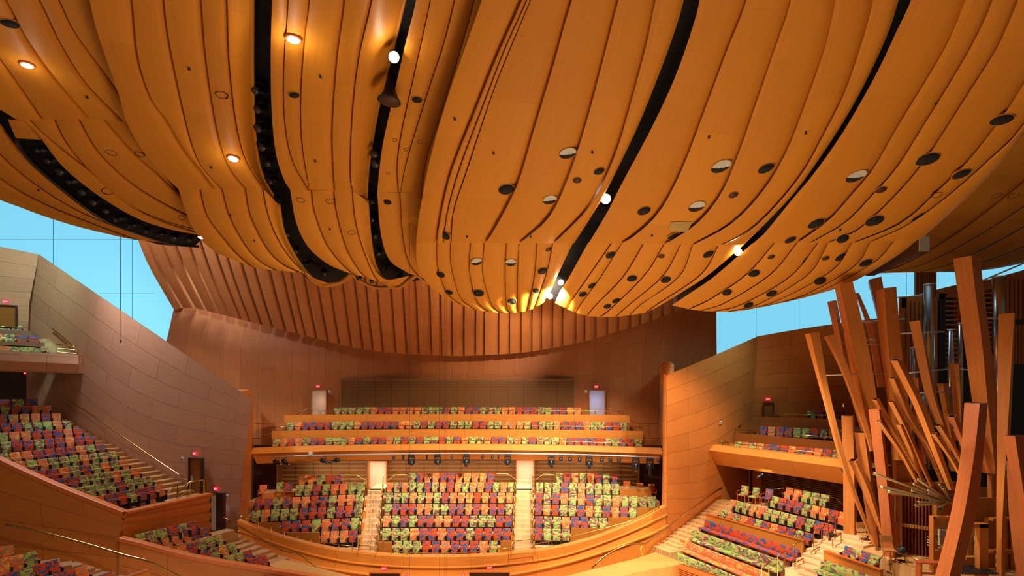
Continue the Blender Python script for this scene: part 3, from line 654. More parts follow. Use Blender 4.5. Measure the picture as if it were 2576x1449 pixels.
for i in range(26):
    y0 = lerp(1186, 1300, i/25)
    for xa, xb in ((1915,1985),(1985,2135)):
        za = zof(y0, UB(1950)); pa, pb = P(xa, HZ, UB(xa)-.3), P(xb, HZ, UB(xb)-.3); pa.z = pb.z = za
        k = Vector((0, .08, 0)); h = Vector((0, 0, .07)); mb.hexa([pa, pb, pb+k, pa+k], [pa+h, pb+h, pb+h+k, pa+h+k])
mb.build('wall_slatted_panel', M['slat'], None, 0, 'structure')
mb = MB()
for xa, xb in ((1882,1888),(1893,1915)):
    p = [P(x, HZ, UB(x)-.32) for x in (xa, xb)]
    mb.add([Vector((p[0].x,p[0].y,4)), Vector((p[1].x,p[1].y,4)), Vector((p[1].x,p[1].y,8)), Vector((p[0].x,p[0].y,8))], [(0,1,2,3)])
mb.build('trim_4', M['cap'], None, 0, 'structure')
# parapet in front of the choir rows, and the pale platforms by the stage
def panel(name, xl, yl, Yl, xr, yr, h, mat, th=.14, kind='structure'):
    z = zof(yl, Yl); Yr = (EYE-z)*F/(yr-HZ); p0, p1 = P(xl, yl, Yl), P(xr, yr, Yr)
    t = (p1-p0).normalized(); n = Vector((t.y, -t.x, 0))
    if n.x > 0: n = -n
    k = -n*th; mb = MB(); n_ = 8
    lo = [lerp(p0, p1, i/n_)-Vector((0,0,h)) for i in range(n_+1)]; hi = [lerp(p0, p1, i/n_) for i in range(n_+1)]
    mb.loft([lo, hi, [q+k for q in hi], [q+k for q in lo]], 0, False)
    for q in (p0, p1): mb.add([q, q+k, q+k-Vector((0,0,h)), q-Vector((0,0,h))], [(0,1,2,3)])
    o = mb.build(name, M[mat], None, 0, kind)
    cp = MB(); cp.hexa([p0+n*.03, p1+n*.03, p1+k-n*.03, p0+k-n*.03], [p+Vector((0,0,.05)) for p in (p0+n*.03, p1+n*.03, p1+k-n*.03, p0+k-n*.03)]); cp.build('cap_rail', M['cap'], o)
    return o
panel('wall_choir_parapet', 1775.5, 1294, 31.8, 2021, 1362, .62, 'para')
panel('wall_choir_parapet', 2072, 1387, 23.4, 2215, 1437, .55, 'para')
panel('wall_low_parapet', 296, 1458, 20.6, 371, 1434, .6, 'para')
mb = MB(); zp = 3.35
pts = [(x, y) for x, y in ((640,1500),(659,1427),(713,1407),(884,1449),(1010,1500))]
mb.slab([P(x, y, (EYE-zp)*F/(y-HZ)) for x, y in pts], .5); mb.build('floor_platform_west', M['pale'], None, 0, 'structure')
mb = MB(); zp = 3.0
pts = [(1200,1500),(1423,1449),(1600,1405),(1648,1389),(1724,1417),(1706,1421),(1600,1440),(1480,1470),(1330,1510)]
mb.slab([P(x, y, (EYE-zp)*F/(y-HZ)) for x, y in pts], 2.2); mb.build('floor_platform_east', M['pale'], None, 0, 'structure')
# stage-side balustrade with a louvred front
p0, p1 = P(1706,1421,26.4), P(1800,1452,24.8); mb = MB()
n = Vector(((p1-p0).y, -(p1-p0).x, 0)).normalized(); n = n if n.y < 0 else -n
mb.hexa([p0+Vector((0,0,-.14)), p1+Vector((0,0,-.14)), p1-n*.3+Vector((0,0,-.14)), p0-n*.3+Vector((0,0,-.14))], [p0, p1, p1-n*.3, p0-n*.3])
for i in range(9):
    d = Vector((0,0,-.2-.09*i)); mb.hexa([p0+d, p1+d, p1+d-n*.1, p0+d-n*.1], [q+Vector((0,0,.05)) for q in (p0+d, p1+d, p1+d-n*.1, p0+d-n*.1)])
mb.hexa([p0-n*.12+Vector((0,0,-2)), p1-n*.12+Vector((0,0,-2)), p1-n*.3+Vector((0,0,-2)), p0-n*.3+Vector((0,0,-2))], [p0-n*.12, p1-n*.12, p1-n*.3, p0-n*.3])
mb.build('wall_stage_balustrade', M['cap'], None, 0, 'structure')
# stage floor and side walls that close the room behind and beside the camera
mb = MB(); mb.slab([Vector(q) for q in ((-44,-12,0),(44,-12,0),(44,50,0),(-44,50,0))], .3); mb.build('floor', M['floor'], None, 0, 'structure')
# ------------------------------------------------------------------ upholstered tip-up seats
TOP = .97
def rot_x(a): return Matrix.Rotation(a, 3, 'X')
def seat_meshes():
    out = {}
    b = MB(); b.box((0, .13, .73), (.50, .10, .50), rot_x(math.radians(-11)))
    c = MB(); c.box((0, -.03, .50), (.455, .11, .42), rot_x(math.radians(-7)))
    for k in FAB:
        for nm, m in (('backrest', b), ('seat_cushion', c)):
            o = m.build(nm, FAB[k], None, .028); out[(nm, k)] = o.data; bpy.data.objects.remove(o)
    for s in (-1, 1):
        a = MB(); a.box((s*.252, -.04, .335), (.032, .30, .55), None, 0); a.box((s*.252, -.06, .625), (.036, .36, .035), None, 1)
        o = a.build('armrest', [M['seatdk'], M['arm']]); out[('armrest', s)] = o.data; bpy.data.objects.remove(o)
    f = MB(); f.box((0, .10, .18), (.44, .07, .36)); f.box((0, .06, .02), (.48, .22, .04))
    o = f.build('support', M['seatdk']); out[('support', 0)] = o.data; bpy.data.objects.remove(o)
    return out
SM = seat_meshes()
COLNAME = {'green': 'lime green', 'orange': 'orange', 'red': 'red-blue'}
SEATS = []      # dict(p, rz, sc, col, label, group)
ROWS = {}
def row(block, key, Lp, Rp, n, rowname, group, Y=None, z=None, YL=None, YR=None, centre=False, ref='left'):
    """seats between two image points of the backrest tops; level row at height z"""
    (xl, yl), (xr, yr) = Lp, Rp
    if z is not None: YL, YR = (EYE-z)*F/(yl-HZ), (EYE-z)*F/(yr-HZ)
    l, r = P(xl, yl, YL), P(xr, yr, YR); zz = (l.z+r.z)/2; l.z = r.z = zz
    if centre: e = (r-l)/(n-1)/2 if n > 1 else Vector((.28,0,0)); l -= e; r += e
    t = (r-l).normalized(); front = Vector((t.y, -t.x, 0)); rz = math.atan2(front.x, -front.y)
    pitch = (r-l).length/n; sc = min(1.22, max(.86, pitch/.565))
    zf = zz-TOP*sc; zf_l = Vector((l.x, l.y, zf)); zf_r = Vector((r.x, r.y, zf))
    for i in range(n):
        p = lerp(zf_l, zf_r, (i+.5)/n); c = random.choices(['green','orange','red'], [.35,.29,.36])[0]
        j = i if ref == 'left' else n-1-i
        end = ORD[j] if j < 20 else 'twenty-'+ORD[j-20] if j < 29 else ['thirtieth','thirty-first','thirty-second','thirty-third','thirty-fourth','thirty-fifth','thirty-sixth','thirty-seventh','thirty-eighth','thirty-ninth','fortieth'][j-29] if j < 40 else 'forty-'+ORD[j-40]
        SEATS.append(dict(p=p, rz=rz, sc=sc, col=c, label=f"{COLNAME[c]} leaf-print seat, {end} from {ref}, {rowname}, {block}", group=group, size=sc/p.y))
    ROWS[key] = (zf_l, zf_r, t, front, zf, sc)
# centre terrace --------------------------------------------------------------
MY = {1: (1363,31.5), 2: (1331,32.6), 3: (1299,33.6), 4: (1270,34.7), 5: (1241,35.7), 6: (1215,36.8), 7: (1191,37.9)}
MZ = {k: zof(*v) for k, v in MY.items()}
NM = {1: 'front row', 2: 'second row', 3: 'third row', 4: 'fourth row', 5: 'fifth row', 6: 'sixth row', 7: 'back row'}
for k, x0, x1, n in ((1,987.7,1252.6,11),(2,959.5,1286,14),(3,961.8,1289.8,15),(4,965,1291,16),(5,968.5,1292,16),(6,970.8,1295.4,17),(7,1027,1244.7,11)):
    row('centre block', ('m', k), (x0, MY[k][0]), (x1, MY[k][0]), n, NM[k], 'seats of the centre block', z=MZ[k])
for k, x0, y0, x1, y1, n in ((2,805,1339,900,1336,4),(3,706,1313,905.5,1304,8),(4,630.7,1286,912,1273,12),(5,638.6,1256.5,915,1244.6,12),(6,741,1222,918,1217,8),(7,750,1198,861,1195,5)):
    row('block west of the steps', ('l', k), (x0, y0), (x1, y1), n, NM[k], 'seats west of the centre steps', z=MZ[k]-.03)
for k, x0, y0, x1, y1, n in ((2,1342.7,1331,1435,1333,4),(3,1344,1300,1528.5,1305,8),(4,1344,1270,1603,1278,12),(5,1345,1241,1651,1251,14),(6,1347,1215,1559,1219,10),(7,1398,1191,1555.5,1193.5,8)):
    row('block east of the steps', ('r', k), (x0, y0), (x1, y1), n, NM[k], 'seats east of the centre steps', z=MZ[k])
# side terrace on the left (rows climb towards the back) --------------------------
s = 3.09
LT = [(925,890,1185,843,4),(785,830,1250,742,7),(540,778,1155,680,9),(390,707,1055,615,9),(235,645,970,550,10),(70,572,880,485,11),(30,500,785,425,10),(50,406,695,364,9),(25,337,610,305,8),(50,267,525,243,7),(20,198,440,185,6),(40,132,360,127,5),(35,78,250,75,3)]
for i, (x0, y0, x1, y1, n) in enumerate(LT):
    p0, p1 = (x0/s, 980+y0/s), (x1/s, 980+y1/s); YR = 28.5+.56*i; YL = YR*(p1[1]-HZ)/(p0[1]-HZ)
    row('raked side terrace', ('s', i), p0, p1, n, (ORD[i] if i else 'front')+' row' if i < 12 else 'top row', 'seats of the raked side terrace', YL=YL, YR=YR, centre=True, ref='right')
SL = [(341,1347,499,1311,6,24.5),(385,1365,527,1327,6,24.9),(450,1379,563,1345,5,24.8),(508,1391,597,1364,4,24.8),(570,1402,637,1383,3,24.9),(626,1409,675,1397,2,25.1)]
for i, (x0, y0, x1, y1, n, YL) in enumerate(SL):
    YR = YL*(y0-HZ)/(y1-HZ)
    row('small wedge terrace', ('w', i), (x0, y0), (x1, y1), n, ['back row','second row down','third row down','fourth row down','fifth row down','lowest row'][i], 'seats of the small wedge terrace', YL=YL, YR=YR, ref='right')
LL = [(-34,1383,30,1374,2,20.2),(-10,1411,95,1388,3,19.6),(20,1445,152,1406,4,19.0),(74,1466,222,1424,5,18.4),(180,1472,288,1440,3,18.2)]
for i, (x0, y0, x1, y1, n, YL) in enumerate(LL):
    YR = YL*(y0-HZ)/(y1-HZ)
    row('lowest corner terrace', ('c', i), (x0, y0), (x1, y1), n, ['back row','second row down','third row down','fourth row down','lowest row'][i], 'seats of the lowest corner terrace', YL=YL, YR=YR, ref='right')
# choir side on the right --------------------------------------------------------
RR = [(1809.5,1283,2042,1345,12,27.8),(1841,1258,2082,1319,13,27.6),(1947,1250,2119,1290,9,28.3),(1983,1228,2072,1245,5,30)]
for i, (x0, y0, x1, y1, n, YR) in enumerate(RR):
    YR *= .955; YL = YR*(y1-HZ)/(y0-HZ)
    row('choir block by the organ', ('o', i), (x0, y0), (x1, y1), n, ['front row','second row','third row','back row'][i], 'seats of the choir block', YL=YL, YR=YR, centre=i > 0)
row('bench block under the organ', ('k', 0), (2120,1373), (2207,1402), 4, 'only row', 'seats under the organ', YL=24.4, YR=24.4*403/432, centre=False)
RB = [(1854.5,1110,2104,1135,13,34.6),(1920,1071,2118,1084,10,36),(2043,1032,2120,1036,5,36)]
for i, (x0, y0, x1, y1, n, YL) in enumerate([q[:5]+(q[5]*.975,) for q in RB]):
    row('east balcony', ('e', i), (x0, y0), (x1, y1), n, ['front row','middle row','back row'][i], 'seats of the east balcony', YL=YL, YR=YL*(.87,.93,1.0)[i], centre=True)
for i, (x0, y0, x1, y1, n, YL) in enumerate([(-45,873,93,873,6,32.0),(-40,838,85,845,5,33.4),(-20,818,40,818,3,35.15)]):
    row('west balcony', ('v', i), (x0, y0), (x1, y1), n, ['front row','middle row','back row'][i], 'seats of the west balcony', YL=YL, YR=YL*(1.055,1.05,1.012)[i], centre=True)
# rear balcony
for key, (ym, Ym, ye, half, x0, x1, n, nm) in {'c': (1024.5,40.6,1025.5,310,840,1462,34,'top tier'), 'b': (1060.5,39.0,1063,430,722,1578,46,'middle tier'), 'a': (1099.5,38.0,1105.5,465,685,1615,49,'front tier')}.items():
    arc = Arc(ym, Ym, ye, half)
    for i in range(n):
        p = arc.p(lerp(x0, x1, (i+.5)/n)); sl = (arc.p(lerp(x0, x1, (i+.9)/n))-arc.p(lerp(x0, x1, (i+.1)/n))).normalized(); front = Vector((sl.y, -sl.x, 0))
        p.z -= TOP; c = random.choices(['green','orange','red'], [.36,.24,.40])[0]
        SEATS.append(dict(p=p, rz=math.atan2(front.x, -front.y), sc=1.0, col=c, label='', group='', size=1/p.y*.9))
SEATS.sort(key=lambda d: -d['size'])
near, far = SEATS[:300], SEATS[300:]
protos = {}
def seat_children(root, c):
    for nm, key in (('backrest', ('backrest', c)), ('seat_cushion', ('seat_cushion', c)), ('armrest', ('armrest', -1)), ('armrest', ('armrest', 1)), ('support', ('support', 0))):
        o = bpy.data.objects.new(nm, SM[key]); COL.objects.link(o); o.parent = root
for d in near:
    c = d['col']
    if c not in protos:
        r = empty('theatre_seat', d['p'], d['label'], 'seat', d['group'], d['rz']); r.scale = (d['sc'],)*3; seat_children(r, c); protos[c] = (r, list(r.children)); continue
    src, kids = protos[c]
    r = src.copy(); COL.objects.link(r); r.location = d['p']; r.rotation_euler = (0, 0, d['rz']); r.scale = (d['sc'],)*3; r['label'] = d['label']; r['group'] = d['group']
    for kid in kids:
        q = kid.copy(); COL.objects.link(q); q.parent = r
fm = MB(); order = ['green', 'orange', 'red']
for d in far:
    Mx = Matrix.Translation(d['p']) @ Matrix.Rotation(d['rz'], 4, 'Z') @ Matrix.Scale(d['sc'], 4)
    for key, mi in ((('backrest', d['col']), order.index(d['col'])), (('seat_cushion', d['col']), order.index(d['col'])), (('armrest', -1), 3), (('armrest', 1), 3), (('support', 0), 3)):
        me = SM[key]; fm.add([Mx @ v.co for v in me.vertices], [tuple(p.vertices) for p in me.polygons], mi, None, mi < 3)
far_o = fm.build('theatre_seats', [FAB['green'], FAB['orange'], FAB['red'], M['seatdk']], None, 0, 'stuff')
tag(far_o, 'distant rows of multicoloured tip-up seats on the balcony tiers and behind', 'seats')
# ---- stepped floors under the rows, and the aisles ------------------------------
def floor_rows(keys, ext_l=.15, ext_r=.15, fr=.48, bk=.75, th=.62):
    mb = MB()
    for k in keys:
        l, r, t, f, z, sc = ROWS[k]; a = l-t*ext_l; b = r+t*ext_r
        mb.slab([a+f*fr*sc, b+f*fr*sc, b-f*bk*sc, a-f*bk*sc], th, 0, None, 1)
    return mb.build('floor', [M['stair'], M['para']], None, 0, 'structure')
floor_rows([('m', k) for k in range(1, 8)]); floor_rows([('l', k) for k in range(2, 8)], 2.2); floor_rows([('r', k) for k in range(2, 8)], .15, 2.2)
floor_rows([('s', i) for i in range(13)], .1, .25, .5, .9, .5); floor_rows([('w', i) for i in range(6)], .1, .2, .45, .6, .6)
floor_rows([('c', i) for i in range(5)], .1, .1, .45, .6, .6); floor_rows([('o', i) for i in range(4)], .2, .3, .45, .6, .6); floor_rows([('k', 0)], .2, .3, .5, .6, .6)
floor_rows([('v', i) for i in range(3)], .1, .1, .4, .5, .1)
def step(a, b, f, depth, th=.35):
    return [a+f*depth*.5, b+f*depth*.5, b-f*depth*.6, a-f*depth*.6], th
def hit(a, t, yf):            # where the row line a+s*t meets the flank wall seen as 1/Y linear
    best = None
    for i in range(0, 400):
        q = a+t*(i*.02); px = CX+F*q.x/q.y
        if q.y >= yf(px)-.05: return q
    return a+t*2.0
mb = MB()
for i in range(13):
    l, r, t, f, z, sc = ROWS[('s', i)]
    a = r+t*.3; b = hit(a, t, W1); b = a+t*min(2.6, (b-a).length)
    mb.slab(*step(a, b, f, .62, .3))
    if i < 12:
        l2, r2, t2, f2, z2, _ = ROWS[('s', i+1)]; m = (r+r2)/2; tt = ((t+t2)/2).normalized(); m = m+tt*.3
        mb.slab(*step(m, hit(m, tt, W1), ((f+f2)/2).normalized(), .62, .3))
mb.build('floor_steps_west', M['steps'], None, 0, 'structure')
mb = MB()
for i in range(6):
    l, r, t, f, z, sc = ROWS[('w', i)]; a = r+t*.2; b = hit(a, t, lambda x: W1(x)-.1)
    b = a+t*min(1.6, (b-a).length); mb.slab(*step(a, b, f, .6, .35))
    if i < 5:
        l2, r2, t2, f2, z2, _ = ROWS[('w', i+1)]; m = (r+r2)/2+t*.2; mb.slab(*step(m, m+t*1.5, f, .6, .35))
for i in range(5):
    l, r, t, f, z, sc = ROWS[('c', i)]; a = r+t*.1; mb.slab(*step(a, a+t*1.3, f, .6, .35))
    if i < 4:
        l2, r2, t2, f2, z2, _ = ROWS[('c', i+1)]; m = (r+r2)/2+t*.1; mb.slab(*step(m, m+t*1.3, f, .6, .35))
mb.build('floor_steps_corner', M['steps'], None, 0, 'structure')
def aisle(xa, xb, name):
    """flight between two blocks: image columns (top, bottom) of its two edges"""
    mb = MB(); K = 15
    z0, z1 = MZ[1]-TOP-.5, MZ[6]-TOP+.35
    for i in range(K+1):
        t = i/K; z = lerp(z0, z1, t); Y = lerp(30.9, 37.2, t)
        a = P(lerp(xa[1], xa[0], t), HZ, Y); b = P(lerp(xb[1], xb[0], t), HZ, Y); a.z = b.z = z
        mb.slab([a, b, b+Vector((0, .75, 0)), a+Vector((0, .75, 0))], .5)
    a, b = a+Vector((0, .4, 0)), b+Vector((0, .4, 0)); mb.slab([a, b, b+Vector((0, 2.8, 0)), a+Vector((0, 2.8, 0))], .4)
    return mb.build(name, M['stair'], None, 0, 'structure')
aisle((925,902), (961,950), 'floor_steps_centre'); aisle((1299,1292), (1339,1344), 'floor_steps_centre')
# stairs climbing beside the choir rows
mb = MB(); l, r, t, f, z, sc = ROWS[('o', 0)]
STEP = [(1651,1377),(1662,1372),(1672,1364),(1681,1357),(1693,1349),(1702,1340),(1711,1332),(1724,1325),(1734,1318),(1744,1310),(1762,1301),(1771,1292),(1780,1285),(1788,1277),(1796,1269),(1804,1261)]
for i, (x, y) in enumerate(STEP):
    c = P(x, y, lerp(29.7, 34.0, i/15))
    mb.slab([c-t*.3, c+t*1.05, c+t*1.05-f*.95, c-t*.3-f*.95], .9)
mb.build('floor_steps_east', M['floor'], None, 0, 'structure')
mb = MB()     # landing and aisle on the organ side of the benches
AI = [(2015,1449,24.2),(1985,1432,24.9),(2003,1420,25.2),(2012,1407,25.7),(2026,1394,26.1),(2038,1382,26.5),(2052,1371,26.9),(2066,1361,27.2),(2080,1350,27.5),(2094,1341,27.8)]
for i, (x, y, Y) in enumerate(AI):
    c = P(x, y, Y*.955); mb.slab([c-t*.2, c+t*1.75, c+t*1.75-f*.9, c-t*.2-f*.9], .7)
mb.build('floor_steps_organ', M['stair'], None, 0, 'structure')
# ---- long upholstered benches ------------------------------------------------------
BEN = [('red and blue','red',(1773.4,1307.6),(2009,1384),32.6,'highest bench, right below the choir parapet'),('lime green','green',(1740.8,1332.4),(1970.5,1412.4),32.1,'second bench below the choir parapet'),
       ('orange','orange',(1711.5,1355),(1934.5,1443),31.6,'third bench below the choir parapet'),('lime green','green',(1688,1384),(1880,1462),30.9,'lowest bench, behind the pale platform'),
       ('lime green','green',(2066,1407),(2215,1458),23.7,'short bench under the organ parapet'),('orange','orange',(2023,1434),(2120,1470),24.8,'bench at the bottom beside the organ steps')]
for cn, ck, lp, rp, YL, wh in BEN:
    YL *= .955
    z = zof(lp[1], YL); YR = (EYE-z)*F/(rp[1]-HZ); a, b = P(*lp, YL), P(*rp, YR)
    tt = (b-a).normalized(); ff = Vector((tt.y, -tt.x, 0)); L = (b-a).length; mid = (a+b)/2; zf = z-.86
    root = empty('choir_bench', (mid.x, mid.y, zf), f'{cn} leaf-print upholstered {wh}', 'bench', 'upholstered choir benches', math.atan2(ff.x, -ff.y))
    m = MB(); m.box((0, .0, .67), (L, .12, .40), rot_x(math.radians(-9))); m.build('backrest', FAB[ck], root, .03)
    m = MB(); m.box((0, -.27, .43), (L+.02, .46, .10)); m.build('seat', FAB[ck], root, .03)
    for i in range(int(L/1.1)+1):
        m = MB(); m.box((-L/2+.15+i*(L-.3)/int(L/1.1), -.2, .19), (.05, .34, .37)); m.build('leg', M['seatdk'], root)
    m = MB(); m.box((0, -.05, .25), (L, .04, .25)); m.build('kick_board', M['arm'], root)
    m = MB(); m.slab([a.lerp(b, 0)-tt*.1+ff*.75, b+tt*.1+ff*.75, b+tt*.1-ff*.45, a-tt*.1-ff*.45], .6)
    for v in m.v: v.z += zf-z-.002
    m.build('floor', M['stair'], None, 0, 'structure')
# ---- loose armchairs ---------------------------------------------------------------
def armchair(px, py, Y, col, rz, label):
    p = P(px, py, Y); root = empty('armchair', (p.x, p.y, p.z), label, 'chair', 'loose armchairs', rz)
    m = MB(); m.box((0, .22, .70), (.46, .07, .52), rot_x(math.radians(-10))); m.build('backrest', FAB[col], root, .025)
    m = MB(); m.box((0, -.02, .44), (.48, .46, .09)); m.build('seat', FAB[col], root, .025)
    for sx in (-1, 1):
        for y in (-.22, .22):
            m = MB(); m.box((sx*.23, y, .20), (.04, .04, .40)); m.build('leg', M['arm'], root)
        m = MB(); m.tube([(sx*.27,-.22,.40),(sx*.27,-.22,.62),(sx*.27,-.12,.66),(sx*.27,.2,.66)], .02, 6); m.build('armrest', M['arm'], root)
CH = [(705,1250,36.4,'green','lime green armchair in the dark corner west of the centre block',.5),(725,1252,36.2,'red','red and blue armchair in the dark corner, beside the lime one',.4),
      (1578,1245,37.6,'orange','orange armchair against the slats at the east end of the back rows',-.1),(1611,1251,37.4,'orange','orange armchair in the dark corner beside the flank wall',-.1),(1640,1254,37.2,'orange','orange armchair tucked hard against the flank wall',-.1),
      (661,1256,37.0,'orange','orange armchair standing alone in the west corner of the terrace',.3),
      (1869,1263,32.6,'green','lime green armchair at the top of the choir steps',-.9),(1897,1268,32.2,'green','lime green armchair beside the choir back row, seat folded down',-1.0),(1930,1272,31.6,'red','red and blue armchair beside the choir back row',-1.0)]
for px, py, Y, col, lb, rz in CH: armchair(px, py, Y, col, rz, lb)
fl = MB()
for xs, y, Y in (((640,738),1254,36.4),((1565,1650),1254,37.4)):
    a, b = P(xs[0], y, Y), P(xs[1], y, Y); a.z = b.z = min(a.z, b.z); fl.slab([a+Vector((0,-1,0)), b+Vector((0,-1,0)), b+Vector((0,2.5,0)), a+Vector((0,2.5,0))], .5, 0, None, 1)
a, b = P(1850,1268,32.4), P(1935,1276,31.4); fl.slab([a+f*.8, b+f*.8, b-f*1.6, a-f*1.6], .5)
fl.build('floor', [M['stair'], M['para']], None, 0, 'structure')
# ------------------------------------------------------------------ the organ
def c1(x, y): return (2010+x/3.451, 640+y/3.451)
def c2(x, y): return (2010+x/3.378, 1020+y/3.378)
ZO = 4.5; KS = .95; _P0 = P
def P(px, py, Y): return _P0(px, py, Y*KS)      # the whole organ stands this much closer
def YF(y): return (EYE-ZO-.01)*F/(y-HZ)/KS
def pipe(label, rings, Y0, Y1, mat='pipe', hollow=True, tilt=(1.0, -3.0), floor=False):
    """square timber pipe: every ring is (crop, left edge, front edge, right edge, row); depth runs from Y0 (top) to Y1 (foot)"""
    R = []
    ys = [(c1 if k == 1 else c2)(0, y)[1] for k, _, _, _, y in rings]
    for (k, l, e, r, y), yy in zip(rings, ys):
        f = c1 if k == 1 else c2; R.append(Vector((f(l, 0)[0], f(e, 0)[0], f(r, 0)[0], yy)))
    if floor: Y1 = YF(ys[-1])
    n = 14; S = cr(R, n); pts = []
    for i, q in enumerate(S):
        t = (q[3]-ys[0])/(ys[-1]-ys[0]); Y = lerp(Y0, Y1, t)
        Y *= KS; a = max(.5, q[1]-q[0])*Y/F; b = max(.5, q[2]-q[1])*Y/F
        fade = max(0, 1-t*2.2); dl, dr = tilt[0]*fade, tilt[1]*fade
        kl, kr = (q[0]-CX)/F, (q[2]-CX)/F; gl = (b+kr*a)/(1+kr*kl); gr = a-kl*gl     # square section turned so that its edge meets the sight lines
        E = _P0(q[1], q[3], Y); L = _P0(q[0], q[3]+dl, Y+gl); Rr = _P0(q[2], q[3]+dr, Y+gr)
        L.z = E.z-dl*Y/F; Rr.z = E.z-dr*Y/F; B = L+Rr-E
        pts.append((L, E, Rr, B))
    foot = (pts[-1][0]+pts[-1][2])/2
    root = empty('organ_pipe', foot, label, 'organ pipe', 'timber organ pipes')
    m = MB(); V = []; U = []
    w = [0]
    for k in range(4): w.append(w[-1]+(pts[0][k]-pts[0][(k+1) % 4]).length)
    al = 0; off = random.uniform(0, 20)
    for i, ring in enumerate(pts):
        if i: al += (ring[1]-pts[i-1][1]).length
        for k in range(5): V.append(ring[k % 4]-foot); U.append((w[k]+off, al+off))
    m.add(V, [(i*5+k, i*5+k+1, (i+1)*5+k+1, (i+1)*5+k) for i in range(n-1) for k in range(4)], 0, U)
    m.add([p-foot for p in pts[-1]], [(0, 1, 2, 3)], 0)
    top = [p-foot for p in pts[0]]; c = sum(top, Vector())/4; inn = [lerp(p, c, .22) for p in top]
    if hollow: m.add(top+inn, [(k, (k+1) % 4, 4+(k+1) % 4, 4+k) for k in range(4)], 0)
    else: m.add(top, [(3, 2, 1, 0)], 0)
    bd = m.build('body', M[mat], root)
    if hollow:
        ax = (pts[1][1]-pts[0][1]).normalized(); d = [p+ax*.5 for p in inn]
        h = MB(); h.add(inn+d, [(k, (k+1) % 4, 4+(k+1) % 4, 4+k) for k in range(4)]+[(7, 6, 5, 4)]); h.build('mouth_lining', M['recess'], bd)
    return root
